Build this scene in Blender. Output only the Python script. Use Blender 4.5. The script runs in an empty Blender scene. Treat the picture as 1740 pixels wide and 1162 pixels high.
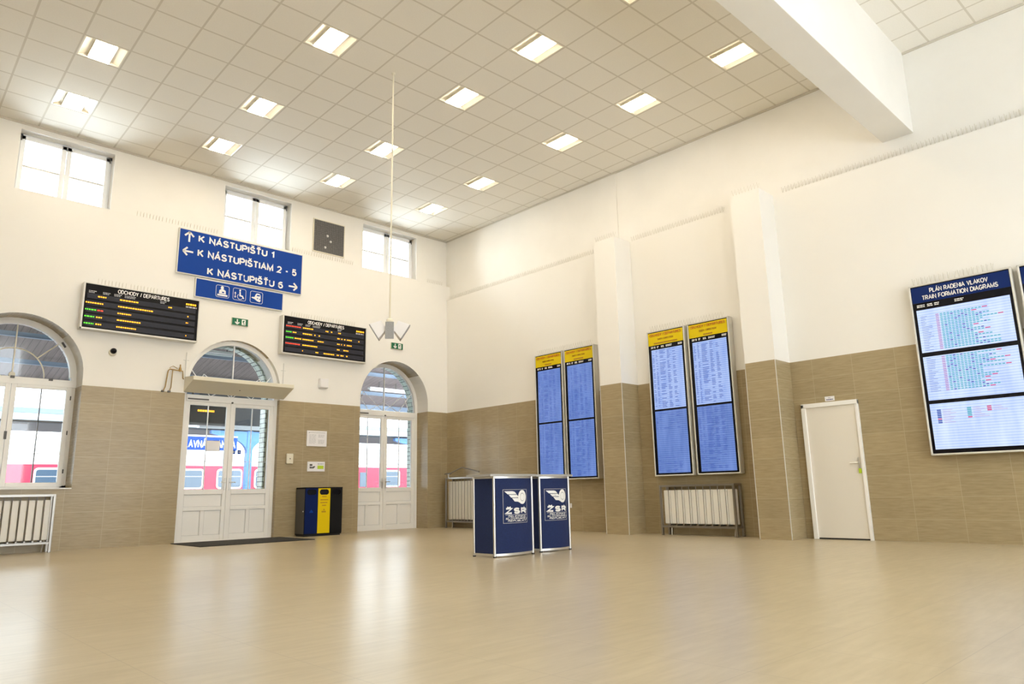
import bpy, bmesh, math, random, unicodedata
from mathutils import Vector, Matrix
from mathutils.geometry import tessellate_polygon
random.seed(7)
S = bpy.context.scene
COL = S.collection
# ------------------------------------------------------------------ camera
CAM = Vector((-11.084, -13.843, 0.78)); YAW, PITCH, ROLL, FPX = 0.7676, 0.2064, -0.0208, 1219.53
fwd = Vector((math.sin(YAW)*math.cos(PITCH), math.cos(YAW)*math.cos(PITCH), math.sin(PITCH)))
rgt = Vector((math.cos(YAW), -math.sin(YAW), 0)); up = rgt.cross(fwd)
cr, sr = math.cos(ROLL), math.sin(ROLL)
r2 = cr*rgt + sr*up; u2 = -sr*rgt + cr*up
cd = bpy.data.cameras.new('camera'); cam = bpy.data.objects.new('camera', cd); COL.objects.link(cam)
cd.sensor_width = 36; cd.lens = FPX/1740*36; cd.clip_end = 300; cd.clip_start = 0.05
cam.matrix_world = Matrix(((r2.x, u2.x, -fwd.x, CAM.x), (r2.y, u2.y, -fwd.y, CAM.y), (r2.z, u2.z, -fwd.z, CAM.z), (0, 0, 0, 1)))
S.camera = cam
# ------------------------------------------------------------------ world, daylight, exposure
S.view_settings.view_transform = 'Standard'; S.view_settings.look = 'None'
S.view_settings.exposure = 0.78; S.view_settings.gamma = 1.0; S.view_settings.use_curve_mapping = False
w = bpy.data.worlds.new('overcast_sky'); S.world = w; w.use_nodes = True
bg = w.node_tree.nodes['Background']; bg.inputs[0].default_value = (0.86, 0.93, 1.0, 1); bg.inputs[1].default_value = 5.5
S.cycles.max_bounces = 10; S.cycles.diffuse_bounces = 5; S.cycles.glossy_bounces = 4
S.cycles.transparent_max_bounces = 12; S.cycles.sample_clamp_indirect = 6.0; S.cycles.caustics_reflective = False
S.cycles.caustics_refractive = False; S.cycles.use_denoising = True
LAMP = 24.0           # strength of the ceiling panels' diffusers
BACKDAY = 270.0       # daylight through the glazed front behind the camera
def area(name, loc, rot, sx, sy, power, col, portal=False):
    l = bpy.data.lights.new(name, 'AREA'); l.shape = 'RECTANGLE'; l.size = sx; l.size_y = sy; l.energy = power; l.color = col
    if portal: l.cycles.is_portal = True
    o = bpy.data.objects.new(name, l); o.location = loc; o.rotation_euler = rot; COL.objects.link(o); return o
PI = math.pi
# daylight at the openings in the wall behind and at the near side (sky light entering the hall)
for i, x in enumerate((-2.6, -6.6, -10.6)):
    area('window_daylight', (x, -17.85, 2.2), (-PI/2, 0, 0), 2.4, 3.0, BACKDAY, (0.86, 0.93, 1.0))
    area('window_daylight', (x, -17.85, 6.1), (-PI/2, 0, 0), 1.4, 1.0, BACKDAY*0.4, (0.86, 0.93, 1.0))
# portals: guide the sky light through the platform-side doors and windows
for x, z, a, b_ in ((-8.9, 2.4, 1.9, 2.9), (-5.31, 1.95, 1.9, 3.9), (-1.53, 1.95, 1.9, 3.9), (-8.5, 6.53, 1.5, 1.15), (-4.97, 6.53, 1.5, 1.15), (-1.64, 6.53, 1.5, 1.15)):
    area('window_portal', (x, 0.80, z), (-PI/2, 0, 0), a, b_, 1, (1, 1, 1), portal=True)
for x in (-8.5, -4.97, -1.64):
    area('window_daylight', (x, 0.60, 6.53), (-PI/2, 0, 0), 1.3, 0.95, 45, (0.84, 0.92, 1.0))

# ------------------------------------------------------------------ materials
def mat(name, col, rough=0.5, metal=0.0, emis=None, es=0.0, spec=None, coat=0.0):
    m = bpy.data.materials.new(name); m.use_nodes = True
    p = m.node_tree.nodes['Principled BSDF']
    p.inputs['Base Color'].default_value = (*col, 1); p.inputs['Roughness'].default_value = rough
    p.inputs['Metallic'].default_value = metal
    if emis: p.inputs['Emission Color'].default_value = (*emis, 1); p.inputs['Emission Strength'].default_value = es
    if spec is not None: p.inputs['Specular IOR Level'].default_value = spec
    if coat: p.inputs['Coat Weight'].default_value = coat
    return m
def N(m, t, **k):
    n = m.node_tree.nodes.new(t)
    for a, v in k.items(): setattr(n, a, v)
    return n
def lk(m, a, b): m.node_tree.links.new(a, b)
def mth(m, op, a, b=None, c=None):
    n = N(m, 'ShaderNodeMath', operation=op)
    for i, v in enumerate((a, b, c)):
        if v is None: continue
        if isinstance(v, (int, float)): n.inputs[i].default_value = v
        else: lk(m, v, n.inputs[i])
    return n.outputs[0]
def mixc(m, f, a, b, bt='MIX'):
    n = N(m, 'ShaderNodeMix', data_type='RGBA', blend_type=bt)
    for i, v in ((0, f), (6, a), (7, b)):
        if isinstance(v, (int, float)): n.inputs[i].default_value = v
        elif isinstance(v, tuple): n.inputs[i].default_value = (*v, 1)
        else: lk(m, v, n.inputs[i])
    return n.outputs[2]
def noise(m, vec, scale, detail=3, rough=0.55):
    n = N(m, 'ShaderNodeTexNoise'); n.inputs['Scale'].default_value = scale; n.inputs['Detail'].default_value = detail
    n.inputs['Roughness'].default_value = rough
    if vec is not None: lk(m, vec, n.inputs['Vector'])
    return n.outputs['Fac']
def mapping(m, src, sc=(1, 1, 1), loc=(0, 0, 0)):
    n = N(m, 'ShaderNodeMapping'); n.inputs['Scale'].default_value = sc; n.inputs['Location'].default_value = loc
    lk(m, src, n.inputs['Vector']); return n.outputs[0]
def gridline(m, co, pitch, off, width):
    """1 on a joint line, 0 elsewhere"""
    a = mth(m, 'ADD', co, -off); a = mth(m, 'DIVIDE', a, pitch); f = mth(m, 'FRACT', a)
    d = mth(m, 'ABSOLUTE', mth(m, 'SUBTRACT', f, 0.5)); return mth(m, 'GREATER_THAN', d, 0.5 - width/pitch/2)
HT = 0.3026; TILE_TOP = 9*HT
def wall_material():
    m = mat('plaster_over_tiles', (0.8, 0.78, 0.72), 0.55); p = m.node_tree.nodes['Principled BSDF']
    uv = N(m, 'ShaderNodeUVMap', uv_map='UVMap'); sx = N(m, 'ShaderNodeSeparateXYZ'); lk(m, uv.outputs[0], sx.inputs[0])
    u, v = sx.outputs[0], sx.outputs[1]
    tile = mth(m, 'LESS_THAN', v, TILE_TOP)
    l = mth(m, 'MAXIMUM', gridline(m, u, 2*HT, 0, 0.006), gridline(m, v, HT, 0, 0.006))
    streak = noise(m, mapping(m, uv.outputs[0], (1.5, 14, 1)), 3.0, 5, 0.6)
    cell = N(m, 'ShaderNodeTexWhiteNoise', noise_dimensions='2D')
    cx = N(m, 'ShaderNodeCombineXYZ'); lk(m, mth(m, 'FLOOR', mth(m, 'DIVIDE', u, 2*HT)), cx.inputs[0]); lk(m, mth(m, 'FLOOR', mth(m, 'DIVIDE', v, HT)), cx.inputs[1])
    lk(m, cx.outputs[0], cell.inputs['Vector'])
    rmp = N(m, 'ShaderNodeMapRange'); lk(m, streak, rmp.inputs[0]); rmp.inputs[1].default_value = 0.3; rmp.inputs[2].default_value = 0.7
    base = mixc(m, rmp.outputs[0], (0.315, 0.247, 0.138), (0.402, 0.323, 0.192))
    k = mth(m, 'MULTIPLY_ADD', cell.outputs['Value'], 0.1, 0.95)
    vm = N(m, 'ShaderNodeVectorMath', operation='SCALE'); lk(m, base, vm.inputs[0]); lk(m, k, vm.inputs['Scale'])
    tc = mixc(m, l, vm.outputs[0], (0.44, 0.37, 0.24))
    pl = mixc(m, noise(m, mapping(m, uv.outputs[0], (1, 1, 1)), 0.9, 4), (0.80, 0.785, 0.745), (0.84, 0.825, 0.785))
    lk(m, mixc(m, tile, pl, tc), p.inputs['Base Color'])
    lk(m, mth(m, 'MULTIPLY_ADD', tile, -0.33, 0.6), p.inputs['Roughness'])
    lk(m, mth(m, 'MULTIPLY_ADD', tile, 0.2, 0.25), p.inputs['Specular IOR Level'])
    b = N(m, 'ShaderNodeBump'); b.inputs['Strength'].default_value = 0.12; b.inputs['Distance'].default_value = 0.004
    lk(m, mth(m, 'MULTIPLY', tile, mth(m, 'SUBTRACT', mth(m, 'MULTIPLY', streak, 0.3), l)), b.inputs['Height']); lk(m, b.outputs[0], p.inputs['Normal'])
    return m
M_WALL = wall_material()
def simple_noise_mat(name, c1, c2, scale, rough=0.6, sc=(1, 1, 1), bump=0.0, metal=0.0):
    m = mat(name, c1, rough, metal); p = m.node_tree.nodes['Principled BSDF']; tc = N(m, 'ShaderNodeTexCoord')
    v = mapping(m, tc.outputs['Object'], sc); f = noise(m, v, scale, 4)
    r = N(m, 'ShaderNodeMapRange'); lk(m, f, r.inputs[0]); r.inputs[1].default_value = 0.3; r.inputs[2].default_value = 0.7
    lk(m, mixc(m, r.outputs[0], c1, c2), p.inputs['Base Color'])
    if bump:
        b = N(m, 'ShaderNodeBump'); b.inputs['Strength'].default_value = bump; b.inputs['Distance'].default_value = 0.01
        lk(m, f, b.inputs['Height']); lk(m, b.outputs[0], p.inputs['Normal'])
    return m
M_PLASTER = simple_noise_mat('white_plaster', (0.80, 0.785, 0.745), (0.84, 0.825, 0.785), 1.2, 0.6)
def floor_material():
    m = mat('floor_tiles', (0.5, 0.4, 0.27), 0.3); p = m.node_tree.nodes['Principled BSDF']; tc = N(m, 'ShaderNodeTexCoord')
    o = tc.outputs['Object']; s = N(m, 'ShaderNodeSeparateXYZ'); lk(m, o, s.inputs[0])
    l = mth(m, 'MAXIMUM', gridline(m, s.outputs[0], 0.605, -3.21, 0.005), gridline(m, s.outputs[1], 0.605, -10.319, 0.005))
    st = noise(m, mapping(m, o, (1.2, 7, 1)), 2.2, 5, 0.6); st2 = noise(m, mapping(m, o, (1, 1, 1)), 0.7, 3)
    f = mth(m, 'MULTIPLY_ADD', st2, 0.35, mth(m, 'MULTIPLY', st, 0.65))
    r = N(m, 'ShaderNodeMapRange'); lk(m, f, r.inputs[0]); r.inputs[1].default_value = 0.35; r.inputs[2].default_value = 0.65
    c = mixc(m, r.outputs[0], (0.435, 0.360, 0.228), (0.535, 0.453, 0.305))
    lk(m, mixc(m, l, c, (0.40, 0.33, 0.22)), p.inputs['Base Color'])
    p.inputs['Roughness'].default_value = 0.29; p.inputs['Specular IOR Level'].default_value = 0.6
    b = N(m, 'ShaderNodeBump'); b.inputs['Strength'].default_value = 0.1; b.inputs['Distance'].default_value = 0.004
    lk(m, mth(m, 'MULTIPLY', l, -1.0), b.inputs['Height']); lk(m, b.outputs[0], p.inputs['Normal'])
    return m
def ceiling_material():
    m = mat('ceiling_tiles', (0.74, 0.71, 0.65), 0.8); p = m.node_tree.nodes['Principled BSDF']; tc = N(m, 'ShaderNodeTexCoord')
    o = tc.outputs['Object']; s = N(m, 'ShaderNodeSeparateXYZ'); lk(m, o, s.inputs[0])
    l = mth(m, 'MAXIMUM', gridline(m, s.outputs[0], 0.6, 0, 0.028), gridline(m, s.outputs[1], 0.6, 0, 0.028))
    sp = noise(m, mapping(m, o, (1, 1, 1)), 60, 2)
    c = mixc(m, sp, (0.80, 0.77, 0.70), (0.88, 0.85, 0.785))
    lk(m, mixc(m, l, c, (0.66, 0.62, 0.54)), p.inputs['Base Color'])
    b = N(m, 'ShaderNodeBump'); b.inputs['Strength'].default_value = 0.1; b.inputs['Distance'].default_value = 0.005
    lk(m, mth(m, 'MULTIPLY', l, -1.0), b.inputs['Height']); lk(m, b.outputs[0], p.inputs['Normal'])
    return m
M_FLOOR = floor_material(); M_CEIL = ceiling_material()
def brick_material():
    m = mat('glazed_brick', (0.6, 0.7, 0.62), 0.25); p = m.node_tree.nodes['Principled BSDF']
    uv = N(m, 'ShaderNodeUVMap', uv_map='UVMap'); b = N(m, 'ShaderNodeTexBrick'); lk(m, uv.outputs[0], b.inputs['Vector'])
    b.inputs['Color1'].default_value = (0.62, 0.72, 0.64, 1); b.inputs['Color2'].default_value = (0.5, 0.62, 0.56, 1); b.inputs['Mortar'].default_value = (0.08, 0.1, 0.1, 1)
    b.inputs['Scale'].default_value = 1; b.inputs['Mortar Size'].default_value = 0.008; b.inputs['Brick Width'].default_value = 0.26; b.inputs['Row Height'].default_value = 0.1
    lk(m, b.outputs[0], p.inputs['Base Color']); return m
M_BRICK = brick_material()
M_FRAME = mat('white_lacquered_wood', (0.86, 0.85, 0.82), 0.35)
M_FRAMEG = mat('grey_white_lacquer', (0.68, 0.68, 0.66), 0.4)
M_PVC = mat('white_plastic_frame', (0.84, 0.86, 0.88), 0.4)
M_ALU = mat('brushed_aluminium', (0.72, 0.71, 0.68), 0.32, 0.85)
M_ALUW = mat('pale_metal_casing', (0.66, 0.65, 0.60), 0.4, 0.2)
M_STEEL = mat('stainless_steel', (0.33, 0.31, 0.28), 0.3, 0.95)
M_DARKMET = mat('dark_grey_metal', (0.10, 0.095, 0.09), 0.45, 0.3)
M_BLACK = mat('black_plastic', (0.012, 0.012, 0.014), 0.35)
M_BLACKG = mat('black_gloss', (0.004, 0.004, 0.007), 0.15, spec=0.25)
M_WHITE = mat('white_print', (0.85, 0.85, 0.84), 0.5)
M_SIGNBLUE = mat('sign_blue', (0.001, 0.045, 0.29), 0.5, spec=0.2)
M_HDRBLUE = mat('header_blue', (0.002, 0.018, 0.12), 0.4, spec=0.2)
M_YELLOW = mat('header_yellow', (0.72, 0.55, 0.002), 0.45, spec=0.2)
M_ORANGE = mat('orange_print', (0.50, 0.13, 0.0), 0.4)
M_BROWNP = mat('brown_print', (0.40, 0.20, 0.0), 0.4)
M_GREYP = mat('grey_print', (0.42, 0.42, 0.44), 0.5)
M_GREEN = mat('exit_green', (0.0, 0.13, 0.055), 0.35)
M_RAD = mat('cream_radiator_enamel', (0.88, 0.86, 0.80), 0.4)
M_COUNTER = simple_noise_mat('navy_fabric_panel', (0.004, 0.014, 0.072), (0.007, 0.021, 0.10), 60, 0.85)
M_TOP = mat('grey_laminate', (0.38, 0.37, 0.35), 0.45)
M_BINB = mat('bin_blue', (0.001, 0.011, 0.085), 0.6, spec=0.15); M_BINY = mat('bin_yellow', (0.74, 0.55, 0.0), 0.5, spec=0.2); M_BINK = mat('bin_black', (0.008, 0.008, 0.009), 0.6, spec=0.15)
M_SPIKE = mat('spike_plastic', (0.60, 0.57, 0.50), 0.5)
M_EDGE = mat('ceiling_edge_profile', (0.62, 0.58, 0.50), 0.5)
M_MAT = simple_noise_mat('black_rubber_mat', (0.012, 0.011, 0.011), (0.03, 0.028, 0.026), 90, 0.9, bump=0.5)
M_BRASS = mat('tarnished_brass', (0.36, 0.24, 0.09), 0.4, 0.8)
M_CREAM = mat('cream_plastic', (0.72, 0.68, 0.55), 0.4)
M_GRILLE = simple_noise_mat('perforated_grey_grille', (0.26, 0.26, 0.26), (0.36, 0.36, 0.36), 120, 0.5)
M_DOORL = mat('cream_door_leaf', (0.76, 0.72, 0.64), 0.45)
M_PAPER = mat('white_paper', (0.80, 0.79, 0.80), 0.5)
M_LIME = mat('lime_print', (0.45, 0.62, 0.02), 0.5)
M_VENT = simple_noise_mat('grey_wire_mesh', (0.10, 0.10, 0.10), (0.17, 0.165, 0.16), 30, 0.7)
M_LAMP = mat('lamp_diffuser', (0.9, 0.88, 0.8), 0.5, emis=(1.0, 0.85, 0.65), es=LAMP)
M_REFL = mat('lamp_reflector', (0.86, 0.82, 0.72), 0.35)
M_AMBER = mat('amber_leds', (0.1, 0.05, 0), 0.5, emis=(1.0, 0.36, 0.01), es=1.8)
M_GLED = mat('green_leds', (0.0, 0.1, 0), 0.5, emis=(0.15, 1.0, 0.03), es=0.9)
M_RLED = mat('red_leds', (0.1, 0, 0), 0.5, emis=(1.0, 0.06, 0.02), es=1.1)
M_LCDTXT = mat('screen_text', (0.01, 0.02, 0.08), 0.4, emis=(0.04, 0.09, 0.40), es=0.55)
M_LCDTEAL = mat('screen_teal', (0.01, 0.1, 0.12), 0.4, emis=(0.10, 0.38, 0.50), es=0.55)
M_LCDRED = mat('screen_red', (0.1, 0.02, 0.05), 0.4, emis=(0.60, 0.10, 0.25), es=0.55)
M_LCDPINK = mat('screen_pink', (0.1, 0.02, 0.05), 0.4, emis=(0.42, 0.22, 0.50), es=0.55)
def led_band():
    return mat('led_row_band', (0.028, 0.030, 0.042), 0.45, spec=0.2)
M_BAND = led_band()
def lcd(name, c1, c2, st):
    m = mat(name, (0.02, 0.03, 0.06), 0.12); p = m.node_tree.nodes['Principled BSDF']; tc = N(m, 'ShaderNodeTexCoord')
    s = N(m, 'ShaderNodeSeparateXYZ'); lk(m, tc.outputs['Object'], s.inputs[0])
    f = mth(m, 'FRACT', mth(m, 'DIVIDE', s.outputs[2], 0.036)); f = mth(m, 'PINGPONG', f, 0.5)
    f = mth(m, 'MULTIPLY_ADD', f, 0.8, mth(m, 'MULTIPLY', noise(m, mapping(m, tc.outputs['Object'], (5, 1, 1.2)), 1.3, 3), 0.9))
    r = N(m, 'ShaderNodeMapRange'); lk(m, f, r.inputs[0]); r.inputs[1].default_value = 0.35; r.inputs[2].default_value = 0.95
    lk(m, mixc(m, r.outputs[0], c1, c2), p.inputs['Emission Color']); p.inputs['Emission Strength'].default_value = st
    return m
M_LCDA = lcd('lcd_deep_blue', (0.09, 0.18, 0.55), (0.24, 0.38, 0.88), 0.45)
M_LCDB = lcd('lcd_pale_blue', (0.22, 0.36, 0.85), (0.52, 0.66, 1.0), 0.52)
M_LCDC = lcd('lcd_white_blue', (0.42, 0.55, 1.0), (0.72, 0.84, 1.0), 0.60)
def glass_material():
    m = bpy.data.materials.new('window_glass'); m.use_nodes = True; nt = m.node_tree; nt.nodes.clear()
    o = N(m, 'ShaderNodeOutputMaterial'); t = N(m, 'ShaderNodeBsdfTransparent'); g = N(m, 'ShaderNodeBsdfGlossy'); g.inputs['Roughness'].default_value = 0.02
    t.inputs[0].default_value = (0.95, 0.97, 0.96, 1)
    fr = N(m, 'ShaderNodeFresnel'); fr.inputs[0].default_value = 1.45; mx = N(m, 'ShaderNodeMixShader')
    lk(m, fr.outputs[0], mx.inputs[0]); lk(m, t.outputs[0], mx.inputs[1]); lk(m, g.outputs[0], mx.inputs[2]); lk(m, mx.outputs[0], o.inputs[0]); return m
M_GLASS = glass_material()
M_PLANK = None
def plank_material():
    m = mat('weathered_planks', (0.3, 0.25, 0.24), 0.8); p = m.node_tree.nodes['Principled BSDF']; tc = N(m, 'ShaderNodeTexCoord')
    s = N(m, 'ShaderNodeSeparateXYZ'); lk(m, tc.outputs['Object'], s.inputs[0])
    d = mth(m, 'ADD', s.outputs[0], 0); l = gridline(m, d, 0.14, 0, 0.012)
    n = noise(m, mapping(m, tc.outputs['Object'], (7, 0.6, 1)), 2.0, 4)
    c = mixc(m, n, (0.11, 0.082, 0.082), (0.30, 0.245, 0.25)); lk(m, mixc(m, l, c, (0.10, 0.08, 0.08)), p.inputs['Base Color']); return m
M_PLANK = plank_material()
M_STEELBLUE = mat('blue_painted_steel', (0.05, 0.16, 0.42), 0.4); M_BLUEGREY = mat('blue_grey_steel', (0.20, 0.27, 0.38), 0.5)
M_FASCIA = mat('white_fascia', (0.62, 0.66, 0.70), 0.5); M_DKROOF = mat('dark_roof_underside', (0.07, 0.075, 0.085), 0.7)
M_TRAINRED = mat('train_red', (0.30, 0.02, 0.055), 0.35); M_TRAINW = mat('train_cream', (0.7, 0.7, 0.7), 0.35); M_TGLASS = mat('train_glass', (0.05, 0.08, 0.12), 0.1)
M_ASPH = simple_noise_mat('platform_paving', (0.28, 0.28, 0.28), (0.38, 0.37, 0.36), 4, 0.8)

# ------------------------------------------------------------------ mesh builder
# drawn capitals: width, then strokes as point lists in a cell of height 1
def _arc(cx, cy, rx, ry, a0, a1, n=10): return [(cx+rx*math.cos(math.radians(a0+(a1-a0)*k/n)), cy+ry*math.sin(math.radians(a0+(a1-a0)*k/n))) for k in range(n+1)]
GLY = {
 'A': (0.72, [[(0, 0), (0.36, 1), (0.72, 0)], [(0.13, 0.34), (0.59, 0.34)]]),
 'B': (0.62, [[(0, 0), (0, 1), (0.34, 1)]+_arc(0.34, 0.76, 0.24, 0.24, 90, -90)+[(0, 0.52)], [(0, 0.52), (0.36, 0.52)]+_arc(0.36, 0.26, 0.26, 0.26, 90, -90)+[(0, 0)]]),
 'C': (0.70, [_arc(0.36, 0.5, 0.36, 0.5, 42, 318, 18)]),
 'D': (0.68, [[(0, 0), (0, 1), (0.28, 1)]+_arc(0.28, 0.5, 0.40, 0.5, 90, -90, 14)+[(0, 0)]]),
 'E': (0.58, [[(0.58, 1), (0, 1), (0, 0), (0.58, 0)], [(0, 0.52), (0.52, 0.52)]]),
 'F': (0.54, [[(0.54, 1), (0, 1), (0, 0)], [(0, 0.5), (0.48, 0.5)]]),
 'G': (0.74, [_arc(0.37, 0.5, 0.37, 0.5, 45, 330, 18)+[(0.73, 0.46), (0.40, 0.46)]]),
 'H': (0.64, [[(0, 0), (0, 1)], [(0.64, 0), (0.64, 1)], [(0, 0.52), (0.64, 0.52)]]),
 'I': (0.02, [[(0.01, 0), (0.01, 1)]]),
 'J': (0.44, [[(0.44, 1), (0.44, 0.26)]+_arc(0.22, 0.24, 0.22, 0.24, 0, -175, 8)]),
 'K': (0.64, [[(0, 0), (0, 1)], [(0.60, 1), (0.02, 0.36)], [(0.20, 0.55), (0.64, 0)]]),
 'L': (0.52, [[(0, 1), (0, 0), (0.52, 0)]]),
 'M': (0.78, [[(0, 0), (0, 1), (0.39, 0.06), (0.78, 1), (0.78, 0)]]),
 'N': (0.64, [[(0, 0), (0, 1), (0.64, 0), (0.64, 1)]]),
 'O': (0.78, [_arc(0.39, 0.5, 0.39, 0.5, 90, 450, 22)]),
 'P': (0.60, [[(0, 0), (0, 1), (0.32, 1)]+_arc(0.32, 0.72, 0.28, 0.28, 90, -90)+[(0, 0.44)]]),
 'R': (0.64, [[(0, 0), (0, 1), (0.34, 1)]+_arc(0.34, 0.73, 0.27, 0.27, 90, -90)+[(0, 0.46)], [(0.34, 0.46), (0.62, 0)]]),
 'S': (0.62, [_arc(0.31, 0.75, 0.28, 0.25, 20, 270, 12)+_arc(0.31, 0.25, 0.31, 0.25, 90, -165, 12)]),
 'T': (0.62, [[(0, 1), (0.62, 1)], [(0.31, 1), (0.31, 0)]]),
 'U': (0.64, [[(0, 1), (0, 0.32)]+_arc(0.32, 0.32, 0.32, 0.32, 180, 360, 12)+[(0.64, 1)]]),
 'V': (0.68, [[(0, 1), (0.34, 0), (0.68, 1)]]),
 'Y': (0.66, [[(0, 1), (0.33, 0.44), (0.66, 1)], [(0.33, 0.44), (0.33, 0)]]),
 'Z': (0.60, [[(0, 1), (0.60, 1), (0, 0), (0.60, 0)]]),
 '1': (0.26, [[(0, 0.76), (0.26, 0.98), (0.26, 0)]]),
 '2': (0.56, [_arc(0.28, 0.71, 0.28, 0.29, 165, -35, 10)+[(0, 0), (0.56, 0)]]),
 '5': (0.56, [[(0.52, 1), (0.10, 1), (0.04, 0.50)]+_arc(0.28, 0.33, 0.28, 0.33, 125, -155, 12)]),
 '6': (0.56, [_arc(0.36, 0.60, 0.36, 0.40, 62, 200, 8)+_arc(0.28, 0.32, 0.28, 0.32, 180, 540, 16)]),
 '/': (0.30, [[(0, -0.05), (0.30, 1.05)]]), '-': (0.30, [[(0, 0.42), (0.30, 0.42)]]), ' ': (0.26, [])}
class MB:
    def __init__(s): s.v = []; s.f = []; s.mi = []; s.mats = []; s.T = Matrix.Identity(4)
    def m(s, mt):
        if mt not in s.mats: s.mats.append(mt)
        return s.mats.index(mt)
    def add(s, vs, fs, mt):
        k = len(s.v); s.v += [tuple(s.T @ Vector(v)) for v in vs]; i = s.m(mt)
        for f in fs: s.f.append([k+j for j in f]); s.mi.append(i)
        return s
    def box(s, x0, x1, y0, y1, z0, z1, mt):
        if x0 > x1: x0, x1 = x1, x0
        if y0 > y1: y0, y1 = y1, y0
        if z0 > z1: z0, z1 = z1, z0
        return s.add([(x0,y0,z0),(x1,y0,z0),(x1,y1,z0),(x0,y1,z0),(x0,y0,z1),(x1,y0,z1),(x1,y1,z1),(x0,y1,z1)],
              [(0,3,2,1),(4,5,6,7),(0,1,5,4),(1,2,6,5),(2,3,7,6),(3,0,4,7)], mt)
    def prism(s, pts, y0, y1, mt):
        """outline in local (x,z), run from y0 (front) to y1"""
        n = len(pts); a = sum(pts[i][0]*pts[(i+1)%n][1]-pts[(i+1)%n][0]*pts[i][1] for i in range(n))
        if a < 0: pts = pts[::-1]
        vs = [(x,y0,z) for x,z in pts]+[(x,y1,z) for x,z in pts]
        tri = tessellate_polygon([[Vector((x,z,0)) for x,z in pts]])
        fs = []
        for t in tri:
            A = [pts[i] for i in t]; ar = (A[1][0]-A[0][0])*(A[2][1]-A[0][1])-(A[2][0]-A[0][0])*(A[1][1]-A[0][1])
            t = tuple(t) if ar > 0 else tuple(t)[::-1]
            fs.append(t); fs.append(tuple(n+i for i in t[::-1]))
        for i in range(n): j = (i+1)%n; fs.append((j, i, n+i, n+j))
        return s.add(vs, fs, mt)
    def zprism(s, pts, z0, z1, mt):
        """outline in plan (x,y), run from z0 to z1"""
        n = len(pts); a = sum(pts[i][0]*pts[(i+1)%n][1]-pts[(i+1)%n][0]*pts[i][1] for i in range(n))
        if a < 0: pts = pts[::-1]
        vs = [(x,y,z0) for x,y in pts]+[(x,y,z1) for x,y in pts]
        fs = [tuple(range(n))[::-1], tuple(range(n,2*n))]+[(i,(i+1)%n,n+(i+1)%n,n+i) for i in range(n)]
        return s.add(vs, fs, mt)
    def tube(s, pts, r, mt, seg=8, closed=False):
        P = [Vector(p) for p in pts]; n = len(P); rings = []; prev = None
        for i in range(n):
            if closed: d = P[(i+1)%n]-P[i-1]
            else: d = P[min(i+1,n-1)]-P[max(i-1,0)]
            d.normalize()
            if prev is None:
                a = Vector((0,0,1)) if abs(d.z) < 0.9 else Vector((1,0,0)); x = d.cross(a).normalized()
            else: x = (prev - d*prev.dot(d)).normalized()
            prev = x; y = d.cross(x)
            rings.append([tuple(P[i]+x*r*math.cos(2*PI*k/seg)+y*r*math.sin(2*PI*k/seg)) for k in range(seg)])
        vs = [v for q in rings for v in q]; fs = []
        for i in range(n if closed else n-1):
            for k in range(seg):
                a = i*seg; b = ((i+1)%n)*seg; fs.append((a+k, a+(k+1)%seg, b+(k+1)%seg, b+k))
        if not closed: fs += [tuple(range(seg))[::-1], tuple((n-1)*seg+k for k in range(seg))]
        return s.add(vs, fs, mt)
    def lathe(s, prof, c, mt, seg=16, axis='z'):
        """prof: list of (radius, height)"""
        vs = []
        for r, h in prof:
            for k in range(seg):
                a = 2*PI*k/seg; x, y = r*math.cos(a), r*math.sin(a)
                vs.append((c[0]+x, c[1]+y, c[2]+h) if axis == 'z' else (c[0]+x, c[1]-h, c[2]+y) if axis == 'y' else (c[0]+h, c[1]+x, c[2]+y))
        fs = [(i*seg+k, i*seg+(k+1)%seg, (i+1)*seg+(k+1)%seg, (i+1)*seg+k) for i in range(len(prof)-1) for k in range(seg)]
        fs += [tuple(range(seg))[::-1], tuple((len(prof)-1)*seg+k for k in range(seg))]
        return s.add(vs, fs, mt)
    def ribbon(s, P, th, y, mt, d=0.002):
        """a stroke of even thickness along a point list, on a plane facing -y"""
        n = len(P); L = []; R_ = []
        for i in range(n):
            a = P[max(i-1, 0)]; b = P[i]; c = P[min(i+1, n-1)]
            d0 = (b[0]-a[0], b[1]-a[1]); d1 = (c[0]-b[0], c[1]-b[1]); l0 = math.hypot(*d0) or 1e-9; l1 = math.hypot(*d1) or 1e-9
            if i == 0: d0, l0 = d1, l1
            if i == n-1: d1, l1 = d0, l0
            u0 = (d0[0]/l0, d0[1]/l0); u1 = (d1[0]/l1, d1[1]/l1); nx, nz = -(u0[1]+u1[1]), u0[0]+u1[0]; ln = math.hypot(nx, nz) or 1e-9
            nx, nz = nx/ln, nz/ln; k = max(0.45, abs(nx*-u0[1]+nz*u0[0])); w_ = th/2/k
            ex = th/2 if i in (0, n-1) else 0; sx_ = (-u1[0] if i == 0 else u0[0])*0; L.append((b[0]+nx*w_, b[1]+nz*w_)); R_.append((b[0]-nx*w_, b[1]-nz*w_))
        vs = []
        for i in range(n): vs += [(L[i][0], y-d, L[i][1]), (R_[i][0], y-d, R_[i][1]), (L[i][0], y, L[i][1]), (R_[i][0], y, R_[i][1])]
        fs = []
        for i in range(n-1): a = 4*i; b = a+4; fs += [(a, a+1, b+1, b), (a+2, a, b, b+2), (a+1, a+3, b+3, b+1)]
        fs += [(0, 2, 3, 1), (4*n-4, 4*n-3, 4*n-1, 4*n-2)]
        return s.add(vs, fs, mt)
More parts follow.
